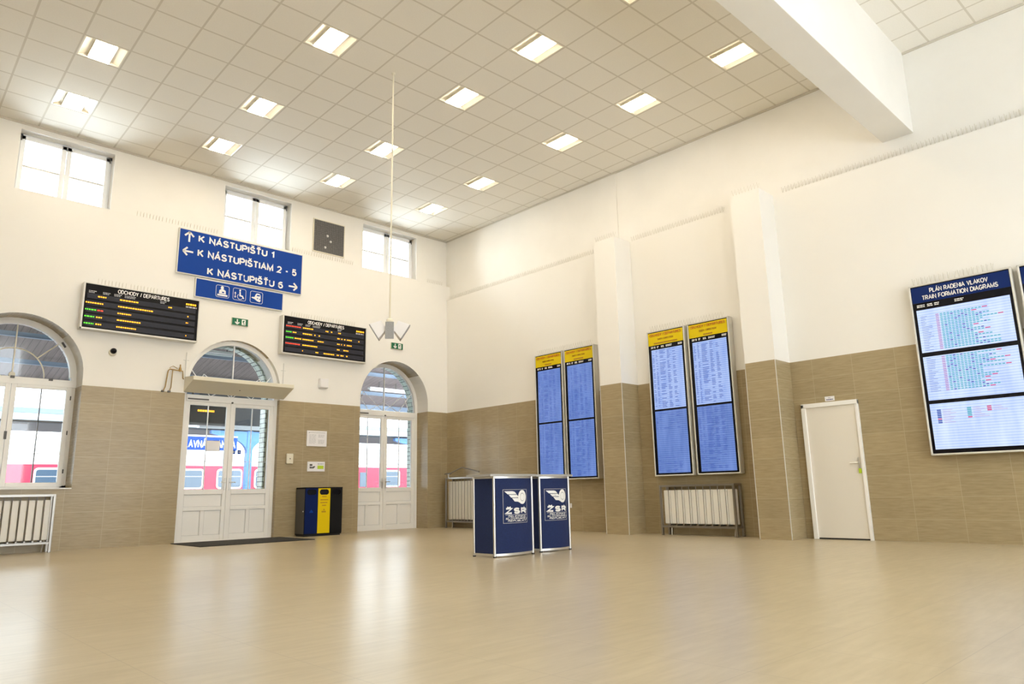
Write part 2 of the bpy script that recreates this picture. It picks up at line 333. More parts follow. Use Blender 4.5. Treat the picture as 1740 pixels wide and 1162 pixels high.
    def text(s, body, x0, x1, z0, z1, y, mt, bold=0.0, shear=0.0, d=0.003):
        """lettering that fills x0..x1, capitals from z0 to z1, on a plane facing -y"""
        th0 = 0.13+bold*2.2; h = z1-z0; gap = 0.06+th0
        seq = [(ch, unicodedata.normalize('NFD', ch)) for ch in body]; tot = sum(GLY[q[0]][0]+gap for _, q in seq)-gap+th0
        kx = (x1-x0)/tot; th = th0*h*0.5*(1+min(kx/h, 1.4)); th = min(th, th0*h*1.15); hh = h-th; x = th0/2
        for ch, q in seq:
            w_, st = GLY[q[0]]
            def T_(p): return (x0+(x+p[0])*kx+shear*h*(p[1]-0.5), z0+th/2+p[1]*hh)
            for P in st: s.ribbon([T_(p) for p in P], th, y, mt, d)
            for c in q[1:]:
                if c == '\u0301': s.ribbon([T_((w_/2-0.04, 1.16)), T_((w_/2+0.14, 1.36))], th*0.8, y, mt, d)
                else: s.ribbon([T_((w_/2-0.19, 1.36)), T_((w_/2, 1.18)), T_((w_/2+0.19, 1.36))], th*0.75, y, mt, d)
            x += w_+gap
        return s
    def dashes(s, x0, x1, z, h, y, mt, seed=0, lo=0.02, hi=0.06, gap=0.01, d=0.002):
        rn = random.Random(seed); x = x0
        while x < x1-lo*0.5:
            wd = min(rn.uniform(lo, hi), x1-x); s.box(x, x+wd, y-d, y, z, z+h, mt); x += wd+gap
        return s
    def build(s, name, parent=None, smooth=False, uv=False, bevel=0.0):
        me = bpy.data.meshes.new(name); me.from_pydata(s.v, [], s.f); me.update()
        for mt in s.mats: me.materials.append(mt)
        for p, i in zip(me.polygons, s.mi): p.material_index = i; p.use_smooth = smooth
        o = bpy.data.objects.new(name, me); COL.objects.link(o)
        if uv:
            L = me.uv_layers.new(name='UVMap')
            for p in me.polygons:
                n = p.normal
                for li in p.loop_indices:
                    c = me.vertices[me.loops[li].vertex_index].co
                    L.data[li].uv = (c.x+3.21, c.z) if abs(n.y) > 0.7 else (c.y+10.319, c.z) if abs(n.x) > 0.7 else (c.y, c.x)
        if smooth and hasattr(me, 'set_sharp_from_angle'): me.set_sharp_from_angle(angle=0.7)
        if bevel:
            b = o.modifiers.new('bevel', 'BEVEL'); b.width = bevel; b.segments = 2; b.limit_method = 'ANGLE'
        if parent is not None: o.parent = parent
        return o
def tag(o, label=None, cat=None, group=None, kind=None):
    if label: o['label'] = label
    if cat: o['category'] = cat
    if group: o['group'] = group
    if kind: o['kind'] = kind
    return o
def thing(name, label, cat, loc=(0,0,0), rz=0.0, group=None):
    o = bpy.data.objects.new(name, None); COL.objects.link(o); o.location = loc; o.rotation_euler = (0,0,rz); o.empty_display_size = 0.1
    return tag(o, label, cat, group)
def copy_tree(o, parent=None):
    c = o.copy(); COL.objects.link(c); c.parent = parent
    for ch in list(o.children): copy_tree(ch, c)
    return c
def struct(o): o['kind'] = 'structure'; return o
RW = -PI/2   # rotation for things on the right wall (they face -x)

# ------------------------------------------------------------------ room shell
H, Z1, Z2, A, B = 7.2209, 5.9563, 5.5805, 0.139, 0.1085
WT = 0.70
def arch_loop(xc, r, zs, zb, n=28):
    """closed opening outline: jambs from zb up to the spring zs, half circle above"""
    pts = [(xc-r, zb)]
    pts += [(xc-r*math.cos(PI*k/n), zs+r*math.sin(PI*k/n)) for k in range(n+1)]
    pts.append((xc+r, zb)); return pts
AR, ZS = 0.94, 2.905
D1, D2, W0 = -5.315, -1.53, -8.90
def wall_poly(outer, holes, y0, y1, mt, swap=False):
    mb = MB(); loops = [outer]+holes; flat = [p for l in loops for p in l]
    tri = tessellate_polygon([[Vector((x,z,0)) for x,z in l] for l in loops]); n = len(flat)
    vs = [(x,y0,z) for x,z in flat]+[(x,y1,z) for x,z in flat]; fs = []
    for t in tri:
        a = [flat[i] for i in t]; ar = (a[1][0]-a[0][0])*(a[2][1]-a[0][1])-(a[2][0]-a[0][0])*(a[1][1]-a[0][1])
        if abs(ar) < 1e-9: continue
        t = tuple(t) if ar > 0 else tuple(t)[::-1]
        fs.append(t); fs.append(tuple(n+i for i in t[::-1]))
    k = 0
    for li, l in enumerate(loops):
        m_ = len(l); ar = sum(l[i][0]*l[(i+1)%m_][1]-l[(i+1)%m_][0]*l[i][1] for i in range(m_))
        pos = (ar > 0) == (li == 0)
        for i in range(m_):
            a, b_ = k+i, k+(i+1)%m_
            fs.append((b_, a, n+a, n+b_) if pos else (a, b_, n+b_, n+a))
        k += m_
    mb.add(vs, fs, mt); return mb
XL = -13.0; YB = -18.0
def notch(xc): return [(xc-AR, 0)]+arch_loop(xc, AR, ZS, 0)[1:-1]+[(xc+AR, 0)]
outer = [(XL, -0.1), (XL, Z1), (B, Z1), (B, Z2), (0, Z2), (0, -0.1)]
# door openings cut from the bottom edge
low = [(0, 0.0)] + notch(D2)[::-1] + notch(D1)[::-1] + [(XL, 0.0)]
outer = [(XL, Z1), (B, Z1), (B, Z2), (0, Z2)] + low
def dedupe(l):
    o = []
    for p in l:
        if not o or (abs(p[0]-o[-1][0])+abs(p[1]-o[-1][1])) > 1e-6: o.append(p)
    return o
struct(wall_poly(dedupe(outer), [arch_loop(W0, AR, ZS, 0.985)], 0.0, 0.55, M_WALL).build('wall_left', uv=True))
# glazed brick outer skin with the same openings, a little narrower
AX = 0.90
low2 = [(0, 0.0)]
for xc in (D2, D1): low2 += [(xc+AX, 0)]+arch_loop(xc, AX, ZS, 0)[1:-1][::-1]+[(xc-AX, 0)]
outer2 = [(XL, Z1), (B, Z1), (B, Z2), (0, Z2)]+low2+[(XL, 0.0)]
struct(wall_poly(dedupe(outer2), [arch_loop(W0, AX, ZS, 0.9)], 0.55, 0.78, M_BRICK).build('wall_left_outer', uv=True))
WINS = [(-9.245, -7.77), (-5.70, -4.235), (-2.41, -0.86)]; WTOP = 7.095
struct(wall_poly([(XL, Z1), (B, Z1), (B, H+0.35), (XL, H+0.35)], [[(a, Z1+0.02), (b, Z1+0.02), (b, WTOP), (a, WTOP)] for a, b in WINS], A, 0.55, M_PLASTER).build('wall_left_upper', uv=True))
mb = MB(); mb.box(0, 0.55, YB, 0.78, 0, Z2, M_WALL); struct(mb.build('wall_right', uv=True))
mb = MB(); mb.box(B, 0.55, YB, 0.55, Z2, H+0.35, M_PLASTER)
mb.box(B-0.012, B, -5.43, A, Z2, H, M_PLASTER)       # slight step in the upper wall face
struct(mb.build('wall_right_upper', uv=True))
mb = MB(); mb.box(XL-0.3, XL, YB, 0.55, 0, H+0.35, M_WALL); struct(mb.build('wall_side', uv=True))
BO = []
for x in (-2.6, -6.6, -10.6): BO += [[(x-1.25, 0.65), (x+1.25, 0.65), (x+1.25, 3.75), (x-1.25, 3.75)], [(x-0.75, 5.55), (x+0.75, 5.55), (x+0.75, 6.65), (x-0.75, 6.65)]]
struct(wall_poly([(XL-0.3, 0), (0.55, 0), (0.55, H+0.35), (XL-0.3, H+0.35)], BO, YB-0.3, YB, M_WALL).build('wall_back', uv=True))
mb = MB(); mb.box(XL-0.3, 0.55, YB-0.3, 0.78, -0.12, 0.0, M_FLOOR); struct(mb.build('floor'))
# ceiling: 60 cm grid, turned very slightly against the walls, with the lamp cells cut out
GX, GY, GR, T = -1.2447, -1.0842, -0.0299, 0.6
LROWS = (0, 3, 7, 10, 13); LCOLS = (0, 1, 2, 3)
bm = bmesh.new()
c_, s_ = math.cos(GR), math.sin(GR)
def w2g(x, y): dx, dy = x-GX, y-GY; return (dx*c_+dy*s_, -dx*s_+dy*c_)
q = [w2g(*p) for p in ((XL, A), (B, A), (B, YB), (XL, YB))]
face = bm.faces.new([bm.verts.new((x, y, 0)) for x, y in q])
E_ = 0.012
xs = sorted({round(-2.4*c-(0.6 if k else 0)+(E_ if k else -E_), 4) for c in LCOLS for k in (0, 1)})
ys = sorted({round(-0.6*r-(0.6 if k else 0)+(E_ if k else -E_), 4) for r in LROWS for k in (0, 1)})
for x in xs: bmesh.ops.bisect_plane(bm, geom=bm.verts[:]+bm.edges[:]+bm.faces[:], plane_co=(x,0,0), plane_no=(1,0,0))
for y in ys: bmesh.ops.bisect_plane(bm, geom=bm.verts[:]+bm.edges[:]+bm.faces[:], plane_co=(0,y,0), plane_no=(0,1,0))
kill = []
for f in bm.faces:
    c = f.calc_center_median()
    if any(-2.4*k-0.6 < c.x < -2.4*k for k in LCOLS) and any(-0.6*r-0.6 < c.y < -0.6*r for r in LROWS): kill.append(f)
bmesh.ops.delete(bm, geom=kill, context='FACES')
bmesh.ops.recalc_face_normals(bm, faces=bm.faces[:])
r_ = bmesh.ops.extrude_face_region(bm, geom=bm.faces[:]); bmesh.ops.translate(bm, vec=(0, 0, 0.03), verts=[g for g in r_['geom'] if isinstance(g, bmesh.types.BMVert)])
bmesh.ops.recalc_face_normals(bm, faces=bm.faces[:])
me = bpy.data.meshes.new('ceiling'); bm.to_mesh(me); bm.free(); me.materials.append(M_CEIL)
ceil = bpy.data.objects.new('ceiling', me); COL.objects.link(ceil); ceil.location = (GX, GY, H); ceil.rotation_euler = (0, 0, GR); struct(ceil)
mb = MB(); mb.box(XL-0.3, 0.55, YB-0.3, 0.55, H+0.35, H+0.45, M_PLASTER); struct(mb.build('ceiling_slab'))
mb = MB(); mb.box(B-0.02, B, YB, A, H-0.035, H-0.002, M_EDGE); mb.box(XL, B-0.02, A-0.02, A, H-0.035, H-0.002, M_EDGE); struct(mb.build('trim_1'))
mb = MB(); mb.box(XL, B, -10.951, -10.516, 5.902, H+0.3, M_PLASTER); struct(mb.build('ceiling_beam', uv=True, bevel=0.008))
# pilasters on the right wall
for ya, yb_ in ((-5.77, -5.26), (-8.76, -8.25)):
    mb = MB(); mb.box(-0.5, 0.0, ya, yb_, 0, Z2, M_WALL)
    o = mb.build('wall_pilaster', uv=False)
    L = o.data.uv_layers.new(name='UVMap')
    for p in o.data.polygons:
        for li in p.loop_indices:
            c = o.data.vertices[o.data.loops[li].vertex_index].co
            L.data[li].uv = ((c.y-ya+0.04, c.z) if abs(p.normal.x) > 0.7 else (c.x+0.54, c.z))
    struct(o)
    mb = MB()
    for yy in (ya, yb_): mb.box(-0.504, -0.494, yy-0.004 if yy == ya else yy-0.006, yy+0.006 if yy == ya else yy+0.004, 0, TILE_TOP, M_ALUW)
    mb.build('corner_trim', o)
# ------------------------------------------------------------------ ceiling lamps
def make_lamp():
    t = thing('ceiling_lamp', '', 'ceiling light')
    hb = MB(); e = 0.012; a, b_ = -0.6+e, -e; zt = 0.10
    for x0, x1, y0, y1 in ((a, a+0.02, a, b_), (b_-0.02, b_, a, b_), (a, b_, a, a+0.02), (a, b_, b_-0.02, b_)): hb.box(x0, x1, y0, y1, 0.0, zt, M_REFL)
    hb.box(a, b_, a, b_, zt, zt+0.01, M_REFL); hb.build('housing', t)
    for s in (-1, 1):
        rb = MB(); n = 6; pts = []
        for k in range(n+1):
            u = k/n; pts.append((s*(0.147+0.121*u), 0.045-0.040*u*u))
        vs = [(x-0.3, yy, z) for yy in (a+0.02, b_-0.02) for x, z in pts]+[(x-0.3, yy, z+0.006) for yy in (a+0.02, b_-0.02) for x, z in pts]; m_ = n+1
        fs = [(k, k+1, m_+k+1, m_+k) for k in range(n)]+[(2*m_+k, 3*m_+k, 3*m_+k+1, 2*m_+k+1) for k in range(n)]
        rb.add(vs, fs, M_REFL); rb.build('reflector', t, smooth=True)
    db = MB(); db.box(-0.3-0.145, -0.3+0.145, a+0.021, b_-0.021, 0.006, 0.07, M_REFL); db.box(-0.3-0.135, -0.3+0.135, a+0.024, b_-0.024, -0.004, 0.007, M_LAMP); db.build('diffuser', t)
    return t
lamp0 = make_lamp(); first = True
ordr = ['first', 'second', 'third', 'fourth', 'fifth']
for ri, r in enumerate(LROWS):
    for ci, c in enumerate(LCOLS):
        o = lamp0 if first else copy_tree(lamp0); first = False
        gx, gy = -2.4*c, -0.6*r
        o.location = (GX+gx*c_-gy*s_, GY+gx*s_+gy*c_, H); o.rotation_euler = (0, 0, GR)
        o['label'] = 'ceiling light, %s row from the door wall, %s from the screen wall' % (ordr[ri], ordr[ci])
        o['group'] = 'square ceiling lights'
# ------------------------------------------------------------------ upper windows
for i, (a, b_) in enumerate(WINS):
    y = A+0.20; z0, z1 = Z1+0.02, WTOP
    f = MB()
    for x0, x1, q0, q1 in ((a, a+0.06, z0, z1), (b_-0.06, b_, z0, z1), (a, b_, z0, z0+0.06), (a, b_, z1-0.06, z1)): f.box(x0, x1, y, y+0.09, q0, q1, M_PVC)
    root = tag(f.build('window_%d' % (i+1)), kind='structure'); xm = (a+b_)/2
    for s, (x0, x1) in enumerate(((a+0.03, xm-0.004), (xm+0.004, b_-0.03))):
        g = MB(); w_ = 0.075; p0, p1 = z0+0.03, z1-0.03
        for u0, u1, q0, q1 in ((x0, x0+w_, p0, p1), (x1-w_, x1, p0, p1), (x0, x1, p0, p0+w_), (x0, x1, p1-w_, p1)): g.box(u0, u1, y-0.025, y+0.05, q0, q1, M_PVC)
        so = g.build('sash', root, bevel=0.006)
        g = MB(); zm = (p0+p1)/2-0.02; g.box(x0+w_, x1-w_, y+0.0, y+0.02, zm-0.018, zm+0.018, M_FRAMEG); g.build('glazing_bar', so)
        g = MB(); g.box(x0+w_-0.01, x1-w_+0.01, y+0.022, y+0.028, p0+w_-0.01, p1-w_+0.01, M_GLASS); g.build('window_pane', so)
    g = MB(); g.box(xm-0.014, xm+0.014, y-0.035, y-0.025, (z0+z1)/2-0.07, (z0+z1)/2+0.0, M_PVC); g.box(xm-0.009, xm+0.009, y-0.06, y-0.03, (z0+z1)/2-0.12, (z0+z1)/2-0.02, M_PVC); g.build('window_handle', root)
    for xx in (a+0.03, b_-0.045):
        g = MB(); g.lathe([(0.009, 0), (0.009, 0.07)], (xx+0.008, y-0.03, z1-0.13), M_DARKMET, 8); g.build('hinge', root)
# ------------------------------------------------------------------ arched doors and arched window
def ring(mb, xc, zs, ro, ri, y0, y1, mt, n=28):
    P = [(xc-ro*math.cos(PI*k/n), zs+ro*math.sin(PI*k/n)) for k in range(n+1)]+[(xc+ri*math.cos(PI*k/n), zs+ri*math.sin(PI*k/n)) for k in range(n+1)]
    m_ = n+1
    for k in range(n):
        a, b_, c, d = P[k], P[k+1], P[2*m_-2-k], P[2*m_-1-k]
        mb.prism([a, b_, c, d], y0, y1, mt)
def fanlight(root, xc, y, z0, mt, bars):
    """glazed lunette above the transom, z0 = underside of the glass"""
    g = MB(); ri = AR-0.085
    pts = [(xc-ri, z0)]+[(xc-ri*math.cos(PI*k/28), ZS+ri*math.sin(PI*k/28)) for k in range(29)]+[(xc+ri, z0)]
    g.prism(pts, y+0.045, y+0.05, M_GLASS); g.build('fanlight_pane', root)
    b = MB(); bw = 0.009
    b.box(xc-bw, xc+bw, y+0.02, y+0.06, z0, ZS+ri, mt)
    if bars == 'rays':
        for s in (-1, 1):
            b.tube([(xc+s*0.42, y+0.04, z0), (xc+s*0.80, y+0.04, ZS+0.30)], 0.009, mt, 6)
            b.tube([(xc+s*0.40, y+0.04, z0), (xc-s*0.02, y+0.04, z0+0.22)], 0.008, mt, 6)
            b.tube([(xc+s*0.02, y+0.04, z0), (xc+s*0.56, y+0.04, z0+0.42)], 0.008, mt, 6)
            b.tube([(xc+s*0.56, y+0.04, z0+0.42), (xc+s*0.72, y+0.04, z0+0.04)], 0.008, mt, 6)
    else:
        rr = 0.46; b.tube([(xc-rr*math.cos(PI*k/20), y+0.04, z0+0.02+rr*math.sin(PI*k/20)*1.03) for k in range(21)], 0.011, mt, 6)
        for s in (-1, 1): b.tube([(xc+s*0.33, y+0.04, z0+0.35), (xc+s*0.62, y+0.04, z0+0.63)], 0.011, mt, 6)
        b.lathe([(0.05, 0.0), (0.045, 0.02)], (xc, y+0.03, z0+0.04), mt, 12, 'y')
    b.build('fanlight_bars', root)
def leaf(root, x0, x1, y, knobside, bars=True):
    """one glazed door leaf with panels below"""
    z0, z1 = 0.025, 2.60; st = 0.082; g = MB(); w_ = x1-x0
    def fr(a, b_, c, d): g.box(a, b_, y, y+0.06, c, d, M_FRAME)
    fr(x0, x0+st, z0, z1); fr(x1-st, x1, z0, z1); fr(x0+st, x1-st, z1-0.07, z1); fr(x0+st, x1-st, 0.86, 0.95); fr(x0+st, x1-st, 0.565, 0.63); fr(x0+st, x1-st, z0, 0.115)
    xm = (x0+x1)/2; fr(xm-0.035, xm+0.035, 0.115, 0.565)
    o = g.build('door_leaf', root, bevel=0.005)
    for a, b_, c, d in ((x0+st, x1-st, 0.63, 0.86), (x0+st, xm-0.035, 0.115, 0.565), (xm+0.035, x1-st, 0.115, 0.565)):
        p = MB(); p.box(a, b_, y+0.028, y+0.045, c, d, M_FRAMEG); p.box(a+0.012, b_-0.012, y+0.022, y+0.03, c+0.012, d-0.012, M_FRAME); p.build('door_panel', o)
    p = MB(); p.box(x0+st-0.01, x1-st+0.01, y+0.03, y+0.036, 0.94, z1-0.06, M_GLASS); p.build('door_pane', o)
    p = MB(); p.box(xm-0.008, xm+0.008, y+0.022, y+0.044, 0.95, z1-0.07, M_PVC)
    p.box(x0+st, x1-st, y+0.024, y+0.042, 1.47, 1.478, M_FRAMEG); p.build('glazing_bar', o)
    hx = x1-0.04 if knobside > 0 else x0+0.04
    p = MB(); p.box(hx-0.018, hx+0.018, y-0.012, y+0.002, 0.93, 1.16, M_ALU); p.tube([(hx, y-0.01, 1.08), (hx, y-0.05, 1.08), (hx-0.1*knobside, y-0.05, 1.08)], 0.009, M_ALU, 8); p.build('door_handle', o)
    return o
def arched_door(idx, xc, y):
    f = MB(); x0, x1 = xc-AR, xc+AR
    f.box(x0, x0+0.07, y, y+0.09, 0, ZS, M_FRAME); f.box(x1-0.07, x1, y, y+0.09, 0, ZS, M_FRAME); ring(f, xc, ZS, AR, AR-0.085, y, y+0.09, M_FRAME)
    f.box(x0+0.07, x1-0.07, y-0.02, y+0.09, 2.60, 2.72, M_FRAME); f.box(x0+0.07, x1-0.07, y+0.002, y+0.09, 0, 0.026, M_FRAME)
    root = tag(f.build('door_%d' % idx), kind='structure')
    leaf(root, x0+0.07, xc-0.003, y+0.01, 1); leaf(root, xc+0.003, x1-0.07, y+0.01, -1)
    p = MB(); p.box(xc-0.018, xc+0.018, y-0.012, y+0.01, 0.03, 2.6, M_FRAME); p.build('meeting_stile', root)
    p = MB(); p.box(x0+0.09, x0+0.48, y-0.028, y-0.018, 2.625, 2.65, M_DARKMET); p.build('door_closer', root)
    p = MB(); p.lathe([(0.02, 0), (0.016, 0.02)], (xc, y-0.02, 2.61), M_DARKMET, 10, 'y'); p.build('sensor', root)
    fanlight(root, xc, y+0.01, 2.72, M_PVC, 'rays'); return root
arched_door(1, D1, 0.10); arched_door(2, D2, 0.43)
# arched window at the left edge
def arched_window():
    xc, y = W0, 0.43; x0, x1 = xc-AR, xc+AR; f = MB()
    f.box(x0, x0+0.075, y, y+0.09, 0.985, ZS, M_FRAME); f.box(x1-0.075, x1, y, y+0.09, 0.985, ZS, M_FRAME); ring(f, xc, ZS, AR, AR-0.10, y, y+0.09, M_FRAME)
    f.box(x0, x1, y-0.03, y+0.09, 2.72, 2.84, M_FRAME); f.box(x0, x1, y, y+0.09, 0.985, 1.05, M_FRAME)
    root = tag(f.build('window_4'), kind='structure')
    for a, b_ in ((x0+0.06, xc-0.003), (xc+0.003, x1-0.06)):
        g = MB(); st = 0.075
        for u0, u1, q0, q1 in ((a, a+st, 1.03, 2.74), (b_-st, b_, 1.03, 2.74), (a+st, b_-st, 2.665, 2.74), (a+st, b_-st, 1.03, 1.10)): g.box(u0, u1, y-0.02, y+0.05, q0, q1, M_FRAME)
        so = g.build('sash', root, bevel=0.005); xm = (a+b_)/2
        p = MB(); p.box(a+st-0.01, b_-st+0.01, y+0.02, y+0.026, 1.09, 2.67, M_GLASS); p.build('window_pane', so)
        p = MB(); p.box(xm-0.008, xm+0.008, y+0.0, y+0.03, 1.10, 2.665, M_DARKMET); p.box(a+st, b_-st, y+0.0, y+0.03, 2.105, 2.125, M_DARKMET); p.box(a+st, b_-st, y+0.005, y+0.02, 1.575, 1.585, M_FRAMEG); p.build('glazing_bar', so)
        for z in (1.25, 1.9, 2.5):
            p = MB(); xx = b_-0.005 if b_ > xc+0.1 else a+0.005; p.lathe([(0.01, 0), (0.01, 0.07)], (xx, y-0.03, z), M_DARKMET, 8); p.build('hinge', so)
    p = MB(); p.box(xc-0.018, xc+0.018, y-0.04, y-0.02, 1.8, 1.93, M_DARKMET); p.build('window_handle', root)
    for dx in (0, 0.55):
        p = MB(); p.box(xc+dx-0.03, xc+dx+0.03, y-0.05, y-0.03, 2.81, 2.85, M_DARKMET); p.build('fanlight_latch', root)
    fanlight(root, xc, y+0.01, 2.84, M_CREAM, 'arc')
    p = MB(); p.tube([(xc+0.72, y-0.01, 3.42), (xc+0.66, y-0.03, 3.50)], 0.018, M_DARKMET, 8); p.build('stay', root)
    s = MB(); s.box(x0+0.002, x1-0.002, -0.015, 0.43, 0.986, 1.004, M_FRAME); s.build('window_sill', root)
arched_window()
# white door on the right wall
def plain_door():
    t = thing('door_3', '', '', (0, -9.315, 0), RW)
    for k in ('label', 'category'):
        if k in t: del t[k]
    t['kind'] = 'structure'
    f = MB(); hw = 0.425
    f.box(-hw, -hw+0.065, -0.06, 0.02, 0, 2.02, M_FRAME); f.box(hw-0.04, hw, -0.05, 0.02, 0, 2.02, M_FRAME); f.box(-hw, hw, -0.06, 0.02, 1.965, 2.03, M_FRAME); f.build('door_frame', t, bevel=0.004)
    l = MB(); l.box(-hw+0.065, hw-0.04, -0.03, 0.01, 0.022, 1.965, M_DOORL); lo = l.build('door_leaf', t)
    h = MB(); h.box(hw-0.095, hw-0.065, -0.036, -0.028, 0.96, 1.18, M_ALU); h.tube([(hw-0.08, -0.03, 1.10), (hw-0.08, -0.075, 1.10), (hw-0.19, -0.075, 1.10)], 0.009, M_ALU, 8); h.build('door_handle', lo)
    h = MB(); h.box(hw-0.09, hw-0.05, -0.045, -0.035, 0.95, 1.02, M_LIME); h.build('key_tag', lo)
    b = MB(); b.box(-hw+0.065, hw-0.04, -0.02, 0.012, 0.0, 0.02, M_BLACK); b.build('door_gap', t)  # black strip painting in the shade of the gap under the leaf
plain_door()
n = MB(); n.box(-0.072, 0.072, -0.008, 0, -0.035, 0.035, M_PAPER); n.dashes(-0.02, 0.02, 0.006, 0.012, -0.0085, M_GREYP, 3, 0.01, 0.02, 0.004); n.dashes(-0.05, 0.05, -0.02, 0.012, -0.0085, M_HDRBLUE, 4, 0.02, 0.03, 0.005); o = n.build('door_sign'); o.location = (0, -9.33, 2.084); o.rotation_euler = (0, 0, RW)
tag(o, 'small white plate with two lines of print above the plain white door', 'sign')

# ------------------------------------------------------------------ direction signs
def sign_plate(name, label, x0, x1, z0, z1):
    t = thing(name, label, 'sign', ((x0+x1)/2, 0, z0)); hw = (x1-x0)/2; h = z1-z0
    p = MB(); p.box(-hw, hw, -0.05, 0, 0, h, M_ALUW); p.build('sign_frame', t)
    p = MB(); p.box(-hw+0.018, hw-0.018, -0.055, -0.049, 0.018, h-0.018, M_SIGNBLUE); return t, p, h
def arrow(mb, cx, cz, L, d, y, mt, th=0.034):
    """d: unit direction; a shaft with an open chevron head"""
    dx, dz = d; px, pz = -dz, dx
    def bar(a, b_):
        ux, uz = b_[0]-a[0], b_[1]-a[1]; l = math.hypot(ux, uz); nx, nz = -uz/l*th/2, ux/l*th/2
        mb.prism([(a[0]+nx, a[1]+nz), (a[0]-nx, a[1]-nz), (b_[0]-nx, b_[1]-nz), (b_[0]+nx, b_[1]+nz)], y-0.003, y, mt)
    tip = (cx+dx*L/2, cz+dz*L/2); bar((cx-dx*L/2, cz-dz*L/2), tip)
    for s in (-1, 1): bar(tip, (tip[0]-dx*L*0.42+s*px*L*0.42, tip[1]-dz*L*0.42+s*pz*L*0.42))
t, k, h = sign_plate('direction_sign', 'large blue sign with three white lines of platform directions and arrows', -6.598, -4.018, 5.004, 5.905)
cx, cz = -5.308, 5.004
k.text('K NÁSTUPIŠŤU 1', -6.232-cx, -4.672-cx, 5.688-cz, 5.832-cz, -0.057, M_WHITE, bold=0.032)
k.text('K NÁSTUPIŠTIAM 2 - 5', -6.232-cx, -4.155-cx, 5.395-cz, 5.545-cz, -0.057, M_WHITE, bold=0.032)
k.text('K NÁSTUPIŠŤU 6', -6.025-cx, -4.447-cx, 5.065-cz, 5.212-cz, -0.057, M_WHITE, bold=0.032)
arrow(k, -6.405-cx, 5.75-cz, 0.2, (0, 1), -0.056, M_WHITE); arrow(k, -6.41-cx, 5.455-cz, 0.19, (-1, 0), -0.056, M_WHITE); arrow(k, -4.223-cx, 5.155-cz, 0.19, (1, 0), -0.056, M_WHITE); k.build('sign_face', t)
t, k, h = sign_plate('pictogram_sign', 'narrow blue sign with three white pictograms, below the large direction sign', -6.23, -4.425, 4.587, 4.972)
cx, cz = -5.3275, 4.587; k.build('sign_face', t)
def rrect(mb, x0, x1, z0, z1, y, mt, th=0.008, r=0.035):
    P = []
    for qx, qz, a0 in ((x1-r, z1-r, 0), (x0+r, z1-r, 90), (x0+r, z0+r, 180), (x1-r, z0+r, 270)):
        for s in range(5): a = math.radians(a0+s*22.5); P.append((qx+r*math.cos(a), y, qz+r*math.sin(a)))
    mb.tube(P, th/2, mt, 6, closed=True)
def disc(mb, x, z, rx, rz, y, mt, n=20, d=0.003): mb.prism([(x+rx*math.cos(2*PI*i/n), z+rz*math.sin(2*PI*i/n)) for i in range(n)], y-d, y, mt)
yf = -0.0555
for i, px in enumerate((-5.70, -5.36, -5.006)):
    k = MB(); x = px-cx; z = 4.78-cz; rrect(k, x-0.13, x+0.13, z-0.12, z+0.12, yf, M_WHITE)
    if i == 0:
        disc(k, x-0.01, z+0.075, 0.03, 0.034, yf, M_WHITE); k.prism([(x-0.07, z-0.05), (x-0.065, z+0.02), (x-0.03, z+0.045), (x+0.02, z+0.045), (x+0.06, z+0.02), (x+0.065, z-0.05)], yf-0.003, yf, M_WHITE)
        k.box(x-0.1, x+0.1, yf-0.003, yf, z-0.095, z-0.06, M_WHITE); k.box(x-0.012, x+0.03, yf-0.005, yf-0.003, z-0.03, z-0.005, M_SIGNBLUE)
    elif i == 1:
        disc(k, x+0.01, z+0.085, 0.018, 0.02, yf, M_WHITE); k.prism([(x-0.003, z+0.06), (x+0.022, z+0.06), (x+0.028, z-0.01), (x+0.07, z-0.015), (x+0.10, z-0.075), (x+0.08, z-0.08), (x+0.055, z-0.04), (x, z-0.035)], yf-0.003, yf, M_WHITE)
        k.tube([(x+0.015+0.055*math.cos(a/10*PI*1.3+2.2), yf, z-0.045+0.055*math.sin(a/10*PI*1.3+2.2)) for a in range(11)], 0.005, M_WHITE, 6)
        k.box(x-0.09, x-0.08, yf-0.003, yf, z-0.06, z+0.02, M_WHITE); k.prism([(x-0.105, z+0.01), (x-0.065, z+0.01), (x-0.085, z+0.045)], yf-0.003, yf, M_WHITE); k.prism([(x-0.105, z-0.05), (x-0.065, z-0.05), (x-0.085, z-0.085)], yf-0.003, yf, M_WHITE)
    else:
        k.prism([(x-0.02, z+0.06), (x+0.0, z+0.085), (x+0.06, z+0.085), (x+0.085, z+0.05), (x+0.09, z-0.06), (x+0.07, z-0.09), (x+0.02, z-0.075), (x-0.04, z-0.04), (x-0.105, z-0.02), (x-0.1, z-0.005), (x-0.04, z+0.005)], yf-0.003, yf, M_WHITE)
        k.box(x+0.005, x+0.07, yf-0.005, yf-0.003, z+0.03, z+0.058, M_SIGNBLUE); disc(k, x+0.02, z-0.02, 0.012, 0.012, yf-0.003, M_SIGNBLUE); disc(k, x+0.07, z-0.03, 0.012, 0.012, yf-0.003, M_SIGNBLUE)
    k.build('pictogram', t)
